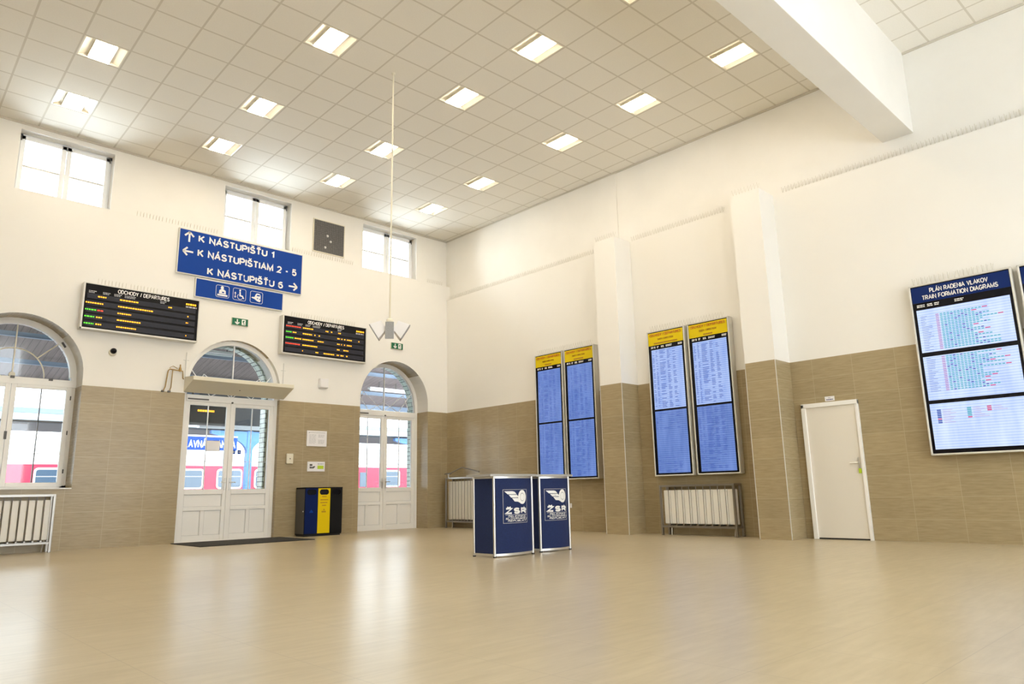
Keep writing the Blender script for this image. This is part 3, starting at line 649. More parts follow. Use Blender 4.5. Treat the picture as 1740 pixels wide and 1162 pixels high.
# ------------------------------------------------------------------ LED departure boards
def led_board(label, x0, x1, z0, z1, content):
    t = thing('departure_board', label, 'departure board', ((x0+x1)/2, -0.005, z0)); hw = (x1-x0)/2; h = z1-z0; D = 0.15; b = 0.03
    f = MB(); f.box(-hw, hw, -D+0.01, 0, 0, h, M_ALUW); f.box(-hw, -hw+b, -D-0.008, -D+0.01, 0, h, M_ALUW); f.box(hw-b*0.6, hw, -D-0.008, -D+0.01, 0, h, M_ALUW); f.box(-hw, hw, -D-0.008, -D+0.01, 0, b, M_ALUW); f.box(-hw, hw, -D-0.008, -D+0.01, h-0.016, h, M_ALUW); f.build('casing', t, bevel=0.004)
    f = MB(); f.box(-hw+b, hw-b*0.6, -D, -D+0.012, b, h-0.016, M_BLACKG); r = f; zs = [0.615-0.123*i for i in range(5)]
    for z in zs: r.box(-hw+0.07, hw-0.07, -D-0.004, -D, z-0.062, z+0.022, M_BAND)
    k = f; k.text('ODCHODY / DEPARTURES', -7.575+7.13, -6.70+7.13, h-0.118, h-0.045, -D-0.003, M_WHITE, bold=0.02)
    for a, b_ in ((-0.90, -0.78), (-0.68, -0.56), (-0.5, -0.38), (-0.33, -0.14), (0.27, 0.38)):
        k.dashes(a, b_, h-0.15, 0.014, -D-0.005, M_GREYP, int(a*99), 0.02, 0.05, 0.006); k.dashes(a, b_-0.02, h-0.175, 0.014, -D-0.005, M_GREYP, int(a*77), 0.02, 0.04, 0.006)
    k.dashes(0.73, 0.93, h-0.18, 0.028, -D-0.005, M_GREYP, 5, 0.03, 0.06, 0.01)
    for nm, mt, rows in content:
        for (ri, a, b_) in rows:
            z = (h-0.135) if ri < 0 else zs[ri]-0.035
            k.dashes(a, b_, z+0.006, 0.022 if ri >= 0 else 0.032, -D-0.004, mt, ri*7+int(a*50), 0.014, 0.04, 0.012)
    f.build('display_face', t)
    return t
led_board('wide black departures board above the arched window, with long amber lines', -8.125, -6.155, 3.672, 4.497,
  [('amber_text', M_AMBER, [(-1, 0.73, 0.93), (0, -0.75, -0.62), (0, -0.40, -0.08), (0, 0.42, 0.50), (1, -0.93, -0.66), (1, -0.42, 0.16), (1, 0.77, 0.80), (2, -0.42, -0.20), (2, 0.75, 0.79), (3, -0.75, -0.66), (3, -0.42, -0.02), (4, -0.75, -0.66), (4, -0.42, -0.10), (4, 0.76, 0.79)]),
   ('green_text', M_GLED, [(2, -0.93, -0.76), (3, -0.93, -0.78), (4, -0.93, -0.78)]), ('red_text', M_RLED, [(2, -0.74, -0.65)])])
led_board('smaller black departures board to the right of the direction sign, with red and green entries', -4.462, -2.446, 3.672, 4.49,
  [('amber_text', M_AMBER, [(-1, 0.74, 0.95), (0, -0.55, -0.30), (0, -0.02, 0.05), (0, 0.11, 0.14), (0, 0.29, 0.36), (1, -0.78, -0.70), (1, -0.55, -0.33), (1, -0.28, -0.24), (1, -0.18, -0.15), (1, 0.27, 0.33), (1, 0.37, 0.40), (1, 0.44, 0.47), (1, 0.51, 0.63), (1, 0.80, 0.84), (2, -0.73, -0.58), (2, -0.55, -0.30), (2, -0.2, -0.06), (2, 0.27, 0.33), (2, 0.37, 0.40), (2, 0.44, 0.47), (2, 0.51, 0.63), (3, -0.55, -0.2), (3, 0.27, 0.33), (3, 0.43, 0.55), (4, -0.55, -0.52), (4, -0.24, -0.17), (4, -0.05, 0.2), (4, 0.27, 0.32), (4, 0.36, 0.43), (4, 0.5, 0.54)]),
   ('green_text', M_GLED, [(1, -0.93, -0.80), (2, -0.93, -0.75)]), ('red_text', M_RLED, [(0, -0.93, -0.60), (3, -0.93, -0.60)])])
# ------------------------------------------------------------------ exit signs
def exit_sign(label, x, z, brk=True):
    t = thing('exit_sign', label, 'exit sign', (x, 0, z)); w_ = 0.165
    p = MB(); p.box(-w_, w_, -0.035, 0, 0, 0.15, M_CREAM); p.build('sign_body', t, bevel=0.004)
    p = MB(); p.box(-w_+0.004, w_-0.004, -0.039, -0.034, 0.004, 0.146, M_GREEN); p.build('sign_face', t)
    k = MB(); arrow(k, -0.06, 0.075, 0.1, (0, -1), -0.04, M_WHITE, 0.022); k.box(0.03, 0.11, -0.043, -0.04, 0.02, 0.13, M_WHITE)
    k.prism([(0.075, 0.03), (0.09, 0.03), (0.07, 0.075), (0.09, 0.1), (0.07, 0.115), (0.045, 0.09), (0.06, 0.07)], -0.045, -0.043, M_GREEN); k.build('pictogram', t)
exit_sign('green exit sign above the middle arched double door', -5.305, 4.148); exit_sign('green exit sign above the right arched double door, under the hanging loudspeakers', -1.525, 4.132)
# ------------------------------------------------------------------ small wall things, left wall
t = thing('wall_grille', 'dark square mesh grille high on the wall between two upper windows', 'grille', (-3.31, A, 6.12))
p = MB(); p.box(-0.40, 0.40, -0.02, 0, 0, 0.78, M_CREAM); p.build('grille_frame', t)
p = MB(); p.box(-0.375, 0.375, -0.028, -0.018, 0.025, 0.755, M_VENT); p.build('grille_mesh', t)
p = MB()
for i in range(1, 16): p.box(-0.375+0.75*i/16-0.003, -0.375+0.75*i/16+0.003, -0.033, -0.028, 0.025, 0.755, M_DARKMET); p.box(-0.375, 0.375, -0.036, -0.033, 0.025+0.73*i/16-0.003, 0.025+0.73*i/16+0.003, M_DARKMET)
p.build('wire_grid', t)
for xx, zz in ((-0.05, 0.42), (0.03, 0.30), (-0.1, 0.14)): p = MB(); p.lathe([(0.03, 0), (0.02, 0.02)], (xx, -0.036, zz), M_FRAMEG, 10, 'y'); p.build('device_knob', t)
t = thing('dome_camera', 'small black dome camera on the wall beneath the wide departures board', 'camera', (-7.54, 0, 3.36))
p = MB(); p.lathe([(0.065, 0), (0.062, 0.03), (0.04, 0.045)], (0, 0, -0.02), M_CREAM, 18, 'y'); p.build('mount', t, smooth=True)
p = MB(); p.lathe([(0.05, 0.03), (0.052, 0.06), (0.045, 0.09), (0.025, 0.11), (0.004, 0.115)], (0.0, 0, 0), M_BLACKG, 18, 'y'); p.build('dome', t, smooth=True)
def wallbox(name, label, cat, x, z, w_, h, d, mt, lens=True):
    t = thing(name, label, cat, (x, 0, z)); p = MB(); p.box(-w_/2, w_/2, -d, 0, 0, h, mt); p.build('casing', t, bevel=0.012)
    if lens: p = MB(); p.lathe([(0.012, 0), (0.01, 0.006)], (0, -d, h*0.5), M_DARKMET, 10, 'y'); p.build('button', t)
    else: p = MB(); p.box(-w_/2+0.01, w_/2-0.01, -d-0.008, -d, 0.01, h-0.03, M_PAPER); p.build('cover', t, bevel=0.006)
wallbox('detector_box', 'plain white square box on the plaster beneath the smaller departures board', 'box', -3.42, 3.05, 0.20, 0.20, 0.09, M_PAPER, False)
wallbox('thermostat', 'cream call box with a small button on the tiles beside the middle door', 'thermostat', -4.115, 1.44, 0.145, 0.205, 0.05, M_CREAM)
t = thing('notice_board', 'larger white evacuation notice on the tiles between the two arched doors', 'notice', (-3.515, 0, 1.81))
p = MB(); p.box(-0.23, 0.23, -0.02, 0, 0, 0.325, M_PAPER); p.box(-0.17, 0.19, -0.0215, -0.02, 0.28, 0.288, M_GREYP); p.box(-0.19, -0.17, -0.0215, -0.02, 0.27, 0.29, M_GREYP)
for i in range(9):
    p.dashes(-0.18, -0.02, 0.06+0.022*i, 0.006, -0.0203, M_GREYP, i, 0.03, 0.07, 0.012)
    if i not in (4, 5): p.dashes(0.03, 0.17, 0.06+0.022*i, 0.007, -0.0203, M_GREYP, i+40, 0.03, 0.07, 0.01)
p.build('board', t)
t = thing('notice_plate', 'small white plate with a camera symbol and a lime patch, above the recycling bin', 'notice', (-3.505, 0, 1.292))
p = MB(); p.box(-0.20, 0.20, -0.012, 0, 0, 0.20, M_PAPER); p.box(0.03, 0.17, -0.014, -0.012, 0.05, 0.12, M_LIME); p.dashes(0.03, 0.17, 0.145, 0.018, -0.0125, M_GREYP, 2, 0.02, 0.05, 0.01)
p.box(-0.15, -0.09, -0.014, -0.012, 0.11, 0.15, M_DARKMET); p.prism([(-0.15, 0.06), (-0.06, 0.06), (-0.02, 0.10), (-0.05, 0.11), (-0.09, 0.09), (-0.15, 0.10)], -0.014, -0.012, M_DARKMET); p.build('board', t)
# stone ledge canopy over the middle door
t = thing('door_canopy', 'cream slab canopy projecting over the middle arched double door', 'canopy', (-5.3, 0, 2.74))
p = MB(); x0, x1 = -0.985, 1.03
vs = [(x0, 0, 0.0), (x1-0.02, 0, 0.0), (x1-0.02, 0, 0.285), (x0, 0, 0.285), (x0+0.02, -0.40, 0.19), (x1, -0.40, 0.19), (x1, -0.40, 0.26), (x0+0.02, -0.40, 0.26)]
p.add(vs, [(0, 1, 5, 4), (4, 5, 6, 7), (7, 6, 2, 3), (0, 4, 7, 3), (1, 2, 6, 5), (0, 3, 2, 1)], M_CREAM); p.build('slab', t, bevel=0.006)
p = MB(); p.lathe([(0.012, 0), (0.012, 0.012)], (0.0, -0.2, 0.078), M_DARKMET, 8); p.build('screw', t)
p = MB()
for xx in (-0.98, 0.97): p = MB(); p.tube([(xx, -0.02, 0.29), (xx, -0.02, 0.75)], 0.008, M_FRAMEG, 6); p.tube([(xx-0.05, -0.02, 0.60), (xx+0.05, -0.02, 0.60)], 0.006, M_FRAMEG, 6); p.build('stay_wire', t)
t = thing('gas_pipe', 'thin tarnished brass pipe with a valve, left of the canopy over the middle door', 'pipe', (-6.60, 0, 2.72))
p = MB(); p.tube([(-0.06, -0.04, 0.0), (-0.03, -0.05, 0.08), (0.0, -0.05, 0.38), (0.03, -0.05, 0.42), (0.26, -0.05, 0.40), (0.27, -0.05, 0.27), (0.29, -0.03, 0.26)], 0.011, M_BRASS, 8)
p.tube([(0.05, -0.04, 0.0), (0.07, -0.05, 0.08), (0.08, -0.05, 0.40)], 0.009, M_BRASS, 8); p.build('pipe_run', t, smooth=True)
p = MB(); p.lathe([(0.022, -0.03), (0.028, 0), (0.02, 0.04), (0.012, 0.05), (0.012, 0.10)], (0.21, -0.05, 0.42), M_BRASS, 10); p.tube([(0.02, -0.06, 0.44), (0.08, -0.06, 0.48), (0.16, -0.06, 0.44)], 0.006, M_BRASS, 6); p.build('valve', t, smooth=True)
p = MB()
for xx in (-0.06, 0.05): p = MB(); p.box(xx-0.02, xx+0.02, -0.05, 0, -0.01, 0.02, M_DARKMET); p.build('pipe_clip', t)
# ------------------------------------------------------------------ recycling bin, mat
t = thing('recycling_bin', 'recycling bin with blue, yellow and black fronts against the tiled wall', 'bin', (-3.51, 0, 0))
yf = -0.40; hw = 0.42
p = MB(); p.box(-hw, hw, yf+0.015, -0.01, 0.03, 0.96, M_BINK); p.box(-hw, hw, yf-0.005, -0.01, 0.945, 0.962, M_BINK); p.box(-hw+0.02, hw-0.02, yf+0.03, -0.03, 0.0, 0.03, M_BLACK); p.build('body', t, bevel=0.004)
p = MB(); p.box(-hw-0.004, -hw, yf+0.03, -0.02, 0.05, 0.93, M_DARKMET); o = p.build('side_panel', t)
p = MB(); p.lathe([(0.014, 0), (0.012, -0.012)], (-hw-0.004, yf+0.06, 0.49), M_ALU, 10, 'x'); p.build('lock', o)
for i, (mt, nm, tm) in enumerate(((M_BINB, 'blue_front', M_SIGNBLUE), (M_BINY, 'yellow_front', M_BROWNP), (M_BINK, 'black_front', M_GREYP))):
    x0 = -hw+0.28*i+0.004; x1 = x0+0.272; xm = (x0+x1)/2; hole = []
    for a in range(24):
        an = 2*PI*a/24; cxo = 0.055 if math.cos(an) >= 0 else -0.055; hole.append((xm+cxo+0.05*math.cos(an), 0.865+0.055*math.sin(an)))
    f = wall_poly([(x0, 0.055), (x1, 0.055), (x1, 0.94), (x0, 0.94)], [hole], yf, yf+0.014, mt)
    k = MB(); k.prism([(xm+ (0.055 if math.cos(2*PI*a/24) >= 0 else -0.055)+0.05*math.cos(2*PI*a/24), 0.865+0.055*math.sin(2*PI*a/24)) for a in range(24)], yf+0.0135, yf+0.015, M_BLACKG); op = k
    if i == 1:
        k = f
        for z, a in ((0.765, 0.05), (0.70, 0.085), (0.645, 0.085), (0.59, 0.045)): k.dashes(xm-a, xm+a, z, 0.02, yf-0.001, M_BROWNP, int(z*100), 0.02, 0.045, 0.005)
        k.prism([(xm-0.02, 0.505), (xm+0.02, 0.505), (xm, 0.535)], yf-0.003, yf, M_BROWNP); k.dashes(xm-0.05, xm+0.05, 0.46, 0.03, yf-0.001, M_BROWNP, 8, 0.02, 0.03, 0.008)
    else:
        k = f; k.prism([(xm-0.045, 0.46), (xm+0.045, 0.46), (xm+0.03, 0.49), (xm, 0.525), (xm-0.03, 0.49)], yf-0.002, yf, mt if i == 2 else tm)
    op.build('opening', f.build(nm, t))
mb = MB(); mb.box(-6.33, -4.25, -1.42, -0.03, 0.0, 0.012, M_MAT); tag(mb.build('door_mat', bevel=0.004), 'large black rubber mat on the floor before the middle double door', 'mat')
# ------------------------------------------------------------------ radiators in steel cages
def radiator(label, loc, rz, L, Ht, npan, D=0.25, bracket=False):
    t = thing('radiator', label, 'radiator', loc, rz); hw = L/2
    r = MB(); z0, z1 = 0.19, Ht-0.09; w_ = (L-0.10)/npan
    for i in range(npan):
        x = -hw+0.05+i*w_; r.box(x+0.006, x+w_-0.006, -D+0.05, -0.08, z0, z1, M_RAD)
    r.box(-hw+0.06, hw-0.06, -0.13, -0.09, z0+0.04, z0+0.09, M_RAD); r.box(-hw+0.06, hw-0.06, -0.13, -0.09, z1-0.1, z1-0.05, M_RAD); r.build('radiator_body', t, bevel=0.012)
    for x in (-hw+0.03, hw-0.03):
        for y in (-D, -0.045):
            p = MB(); p.box(x-0.018, x+0.018, y-0.018, y+0.018, 0, Ht, M_STEEL); p.build('leg', t, bevel=0.003)
    c = MB()
    for y in (-D, -0.045): c.box(-hw+0.02, hw-0.02, y-0.016, y+0.016, Ht-0.035, Ht, M_STEEL); c.box(-hw+0.02, hw-0.02, y-0.014, y+0.014, 0.13, 0.16, M_STEEL)
    for x in (-hw+0.03, hw-0.03): c.box(x-0.014, x+0.014, -D, -0.045, Ht-0.035, Ht, M_STEEL); c.box(x-0.014, x+0.014, -D, -0.045, 0.13, 0.16, M_STEEL)
    for i in range(1, npan): x = -hw+0.05+i*w_; c.box(x-0.009, x+0.009, -D, -0.045, Ht-0.022, Ht-0.008, M_STEEL); c.box(x-0.012, x+0.012, -D-0.005, -0.1, 0.165, 0.185, M_STEEL)
    for i in range(0, npan+1): x = -hw+0.05+i*w_; c.tube([(x, -D+0.004, 0.15), (x, -D+0.004, Ht-0.03)], 0.0065, M_STEEL, 6)
    c.build('cage', t)
    c = MB(); c.tube([(hw-0.12, -D+0.08, 0.0), (hw-0.09, -D+0.1, 0.2)], 0.008, M_ALU, 6); c.build('supply_pipe', t); c = MB(); c.tube([(-hw+0.16, -D+0.08, 0.0), (-hw+0.16, -D+0.1, 0.2)], 0.012, M_ALU, 6); c.build('supply_pipe', t)
    if bracket:
        c = MB(); c.tube([(-hw+0.12, -D, Ht-0.01), (-hw+0.12, -D, Ht+0.09)], 0.014, M_STEEL, 8); c.tube([(-hw+0.02, -D, Ht+0.09), (-hw+0.2, -D, Ht+0.10), (-hw+0.62, -D, Ht+0.22), (-hw+1.22, -D, Ht+0.10)], 0.014, M_STEEL, 8); c.box(-hw+0.0, -hw+0.2, -D-0.03, -D+0.03, Ht+0.075, Ht+0.09, M_STEEL); c.build('bent_bracket', t)
    return t
radiator('caged cream radiator in the corner, with a bent bar on top', (0, -1.05, 0), RW, 1.62, 1.15, 14, bracket=True)
radiator('caged cream radiator under the timetable screens between the two pillars', (0, -7.02, 0), RW, 1.48, 0.85, 10)
radiator('caged cream radiator under the arched window at the left edge', (-9.02, 0, 0), 0, 1.62, 0.90, 14)
# ------------------------------------------------------------------ timetable screens
def lcd_text(mb, x0, x1, z0, z1, y, seed, dens=1.0):
    rn = random.Random(seed); z = z1-0.03; W_ = x1-x0
    cols = [(0.03, 0.10), (0.14, 0.20), (0.26, 0.46), (0.5, 0.62), (0.68, 0.80)]
    while z > z0+0.02:
        for a, b_ in cols:
            if rn.random() < 0.75*dens: mb.box(x0+W_*a, x0+W_*(a+(b_-a)*rn.uniform(0.5, 1)), y-0.001, y, z, z+0.010, M_LCDTXT)
        z -= 0.026
def screen(label, y0, y1, z0, z1, scr, header, group=None, kind='tt', seed=1):
    """tall screen on the right wall between y0 (viewer's left) and y1"""
    W_ = abs(y1-y0); hw = W_/2; t = thing('timetable_screen', label, 'screen', (-0.005, (y0+y1)/2, z0), RW, group); h = z1-z0; D = 0.13; b = 0.026
    c = MB(); c.box(-hw, hw, -D+0.012, 0, 0, h, M_ALUW)
    for x0, x1, q0, q1 in ((-hw, -hw+b, 0, h), (hw-b, hw, 0, h), (-hw, hw, 0, b), (-hw, hw, h-b, h)): c.box(x0, x1, -D-0.01, -D+0.012, q0, q1, M_ALUW)
    c.build('casing', t, bevel=0.008)
    c = MB(); c.box(-hw+b, hw-b, -D, -D+0.013, b, h-b, M_BLACKG); bz = c
    hz0, hm, hb = header
    c = MB(); c.box(-hw+b+0.006, hw-b-0.006, -D-0.004, -D, hz0-z0, h-b-0.014, hm); k = c
    if kind == 'tt':
        zz = h-b-0.085
        k.text('ODCHODY / DEPARTURES', -hw+0.065, hw-0.065, zz, zz+0.05, -D-0.006, M_ORANGE, bold=0.02)
        k.text('SMER / DIRECTION', -hw*0.42, hw*0.42, zz-0.075, zz-0.04, -D-0.006, M_BROWNP, bold=0.01)
        k.dashes(-hw*0.24*hb, hw*0.24*hb, zz-0.145, 0.028, -D-0.005, M_BROWNP, seed, 0.02, 0.04, 0.006)
        k.build('header_plate', t)
        k = bz; zz = hz0-z0-0.035
        for i, (a, b_) in enumerate(((0.10, 0.17), (0.19, 0.23), (0.26, 0.32), (0.37, 0.46), (0.50, 0.66), (0.82, 0.93))):
            k.dashes(-hw+W_*a, -hw+W_*b_, zz, 0.012, -D-0.002, M_WHITE, i, 0.02, 0.04, 0.005); k.dashes(-hw+W_*a, -hw+W_*(b_-0.01), zz-0.02, 0.012, -D-0.002, M_WHITE, i+9, 0.02, 0.04, 0.005)
        k.build('bezel', t)
    else:
        k.text('PLÁN RADENIA VLAKOV', -0.355, 0.35, 3.392-z0, 3.457-z0, -D-0.006, M_WHITE, bold=0.022)
        k.text('TRAIN FORMATION DIAGRAMS', -0.46, 0.455, 3.300-z0, 3.365-z0, -D-0.006, M_WHITE, bold=0.022); k.build('header_plate', t)
        k = bz
        for i, (a, b_) in enumerate(((-0.54, -0.44), (-0.41, -0.34), (-0.32, -0.26), (-0.07, 0.04))):
            k.dashes(a, b_, 3.228-z0, 0.012, -D-0.002, M_WHITE, i, 0.02, 0.04, 0.005); k.dashes(a, b_, 3.205-z0, 0.012, -D-0.002, M_WHITE, i+5, 0.02, 0.04, 0.005)
        k.build('bezel', t)
    for i, (a, b_, mt, x0, x1) in enumerate(scr):
        c = MB(); c.box(x0, x1, -D-0.002, -D, a-z0, b_-z0, mt); k = c
        if kind == 'tt':
            full = (i == 0) or (seed != 3)
            lcd_text(k, x0, x1, (a-z0)+(0.0 if i == 0 else 0.30 if full else 0.75), b_-z0, -D-0.002, seed*5+i, 1.0 if full else 0.35)
            if i == 1: lcd_text(k, x0, x1, a-z0, a-z0+0.32, -D-0.002, seed+70, 0.5)
        else:
            rn = random.Random(5+i)
            if i < 2:
                z = b_-z0-(0.10 if i == 0 else 0.03); lim = a-z0+(0.02 if i == 0 else 0.11); r = 0
                while z > lim:
                    nn = int(rn.choice((8, 9, 10, 10, 11, 12, 14) if rn.random() < 0.8 else (12, 14, 16)))
                    k.box(x0+0.04, x0+0.04+rn.uniform(0.05, 0.14), -D-0.003, -D-0.002, z, z+0.005, M_LCDTXT)
                    k.box(x0+0.23, x0+0.27, -D-0.003, -D-0.002, z, z+0.012, M_LCDPINK)
                    for q in range(nn):
                        xx = x0+0.285+q*0.042; k.box(xx, xx+0.031, -D-0.003, -D-0.002, z, z+0.014, M_LCDTEAL if (q+r) % 2 else M_LCDTXT if rn.random() < 0.3 else M_LCDTEAL)
                    if rn.random() < 0.25: xx = x0+0.285+nn*0.042; k.box(xx, xx+0.06, -D-0.003, -D-0.002, z, z+0.014, M_LCDRED)
                    z -= 0.024; r += 1
            else:
                for xx, nn, mt2 in ((0.08, 8, M_LCDTXT), (0.44, 6, M_LCDTEAL), (0.67, 3, M_LCDRED)):
                    for q in range(nn):
                        z = b_-z0-0.10-q*0.024; k.box(x0+xx, x0+xx+0.05, -D-0.003, -D-0.002, z, z+0.018, mt2 if q != 5 else M_LCDRED); k.box(x0+xx+0.07, x0+xx+0.07+rn.uniform(0.08, 0.2), -D-0.003, -D-0.002, z+0.006, z+0.010, M_LCDPINK)
        k.build('screen_panel', t)
    return t
YH = (3.385, M_YELLOW, 1.0)
def tt(label, y0, y1, seed, hb, pal):
    hw = abs(y1-y0)/2
    return screen(label, y0, y1, 1.005, 3.66, [(2.20, 3.30, pal[0], -hw+0.085, hw-0.065), (1.06, 2.165, pal[1], -hw+0.085, hw-0.065)], (3.385, M_YELLOW, hb), 'timetable screens with yellow headers', 'tt', seed)
tt('yellow-headed timetable screen nearest the room corner, behind the blue counters', -3.19, -3.985, 1, 1.0, (M_LCDA, M_LCDA))
tt('yellow-headed timetable screen second from the room corner, not above a radiator', -4.035, -4.84, 2, 1.3, (M_LCDA, M_LCDA))
tt('left one of the two timetable screens hanging above the caged radiator', -6.135, -6.945, 3, 2.6, (M_LCDB, M_LCDA))
tt('right one of the two timetable screens hanging above the caged radiator', -7.01, -7.825, 4, 0.9, (M_LCDB, M_LCDA))
def formation(label, y0, y1):
    hw = abs(y1-y0)/2
    return screen(label, y0, y1, 1.15, 3.535, [(2.56, 3.165, M_LCDC, -hw+0.065, hw-0.06), (1.895, 2.50, M_LCDC, -hw+0.065, hw-0.06), (1.23, 1.845, M_LCDC, -hw+0.065, hw-0.06)], (3.27, M_HDRBLUE, 1), 'wide train formation screens', 'tf', 11)
formation('wide screen of train formation diagrams with a blue header, right of the white door', -10.66, -11.90)
formation('screen cut off by the right edge of the picture, dark blue header', -11.965, -13.20)
# light switch
t = thing('wall_switch', 'small white switch plate low on the tiles beside the counters', 'switch', (0, -3.955, 0.45), RW)
p = MB(); p.box(-0.04, 0.04, -0.012, 0, 0, 0.09, M_PAPER); p.build('plate', t, bevel=0.004); p = MB(); p.box(-0.022, 0.022, -0.017, -0.012, 0.02, 0.07, M_WHITE); p.build('rocker', t)
# ------------------------------------------------------------------ promotional counters
def counter(label, loc, rz, W_, dep=0.37, hgt=1.0, bulge=0.07):
    """origin: left front corner on the floor; front runs along +x"""
    t = thing('promotion_counter', label, 'counter', loc, rz, 'blue promotional counters')
    n = 14; fr = [(W_*k/n, -bulge*(1-(2*k/n-1)**2)) for k in range(n+1)]
    def strip(pts, off, z0, z1, mt, nm, th=0.012):
        m_ = MB(); vs = []
        for (x, y) in pts: vs += [(x, y+off, z0), (x, y+off, z1), (x, y+off+th, z0), (x, y+off+th, z1)]
        fs = []
        for k in range(len(pts)-1):
            a = 4*k; b_ = a+4; fs += [(a, b_, b_+1, a+1), (a+2, a+3, b_+3, b_+2), (a+1, b_+1, b_+3, a+3), (a, a+2, b_+2, b_)]
        fs += [(0, 1, 3, 2), (4*len(pts)-4, 4*len(pts)-2, 4*len(pts)-1, 4*len(pts)-3)]
        m_.add(vs, fs, mt); return m_.build(nm, t, smooth=True)
    front = strip(fr, 0.004, 0.03, hgt-0.03, M_COUNTER, 'front_panel')
    strip(fr, -0.004, 0.018, 0.045, M_ALU, 'bottom_rail', 0.02); strip(fr, -0.004, hgt-0.045, hgt-0.02, M_ALU, 'top_rail', 0.02)
    for s, x in ((-1, 0.0), (1, W_)):
        p = MB(); p.box(x-0.006, x+0.006, 0.01, dep, 0.045, hgt-0.045, M_COUNTER); p.build('side_panel', t)
        
        for qa, qb in ((0.018, 0.045), (hgt-0.045, hgt-0.02)): p = MB(); p.box(x-0.01, x+0.01, 0.01, dep, qa, qb, M_ALU); p.build('side_rail', t)
        for y in (0.0, dep):
            p = MB(); p.lathe([(0.017, 0.015), (0.017, hgt-0.02)], (x, y, 0), M_ALU, 12); p.build('post', t, smooth=True)
            p = MB(); p.lathe([(0.02, 0), (0.02, 0.015)], (x, y, 0), M_BLACK, 12); p.build('foot', t)
    e = 0.075; top = [(W_*k/n*(1+2*e/W_)-e, -bulge*1.15*(1-(2*k/n-1)**2)-0.02) for k in range(n+1)]+[(W_+e, dep+0.06), (-e, dep+0.06)]
    p = MB(); p.zprism(top, hgt-0.02, hgt+0.008, M_TOP); p.build('counter_top', t)
    # logo on the front
    lw, lh = 0.42, 0.415; x0 = W_/2-lw/2-0.015; z0 = 0.402; yy = -bulge-0.004
    def P(a, b_): return (x0+a*lw, z0+b_*lh)
    k = MB()
    for a, b_, c, d in [(i/12, z_, (i+1)/12, z_+0.014) for i in range(12) for z_ in (0, 0.986)]+[(0, 0, 0.012, 1), (0.988, 0, 1, 1)]: q0, q1 = P(a, b_), P(c, d); k.box(q0[0], q1[0], -0.003, 0, q0[1], q1[1], M_GREYP)
    nn = 32; cx_, cz_ = P(0.765, 0.765); ro = 0.078; ri = 0.045; rj = 0.040
    for i in range(nn):
        a0, a1 = 2*PI*i/nn, 2*PI*(i+1)/nn
        k.prism([(cx_+ro*math.cos(a0), cz_+ro*1.12*math.sin(a0)), (cx_+ro*math.cos(a1), cz_+ro*1.12*math.sin(a1)), (cx_+ri*math.cos(a1), cz_+ri*1.12*math.sin(a1)), (cx_+ri*math.cos(a0), cz_+ri*1.12*math.sin(a0))], -0.003, 0, M_WHITE)
    disc(k, cx_, cz_, rj, rj*1.12, 0, M_WHITE, 28)
    W1 = [(0.05, 0.945), (0.35, 0.945), (0.43, 0.925), (0.51, 0.855), (0.17, 0.855)]; W2 = [(0.205, 0.838), (0.52, 0.838), (0.625, 0.755), (0.295, 0.755)]
    W3 = [(0.33, 0.738), (0.62, 0.738), (0.66, 0.70), (0.62, 0.60), (0.59, 0.625), (0.43, 0.638)]
    for Q in (W1, W2, W3): k.prism([P(*q_) for q_ in Q], -0.003, 0, M_WHITE)
    k.text('ŽSR', P(0.06, 0)[0], P(0.97, 0)[0], P(0, 0.27)[1], P(0, 0.455)[1], -0.002, M_WHITE, bold=0.055)
    
    for i in range(12): q0, q1 = P(0.08+0.88*i/12, 0.243), P(0.08+0.88*(i+1)/12, 0.252); k.box(q0[0], q1[0], -0.003, 0, q0[1], q1[1], M_WHITE)
    for tx, a, c, z in (('ŽELEZNICE', 0.16, 0.92, 0.175), ('SLOVENSKEJ', 0.08, 0.98, 0.11), ('REPUBLIKY', 0.16, 0.94, 0.045)):
        k.text(tx, P(a, 0)[0], P(c, 0)[0], P(0, z)[1], P(0, z+0.052)[1], -0.002, M_WHITE, bold=0.012, shear=0.25)
    # wrap the flat logo on the bowed front
    def bow(x): u = 2*x/W_-1; return -bulge*(1-u*u)
    k.v = [(x, y+bow(x)+0.001, z) for x, y, z in k.v]
    k.build('logo', front); return t
counter('left blue counter with white winged-wheel logo, standing nearer the entrance doors', (-4.945, -7.10, 0), 0.02, 0.68)
counter('right blue counter with white winged-wheel logo, standing in front of the timetable screens', (-4.05, -7.02, 0), 0.0, 0.575)
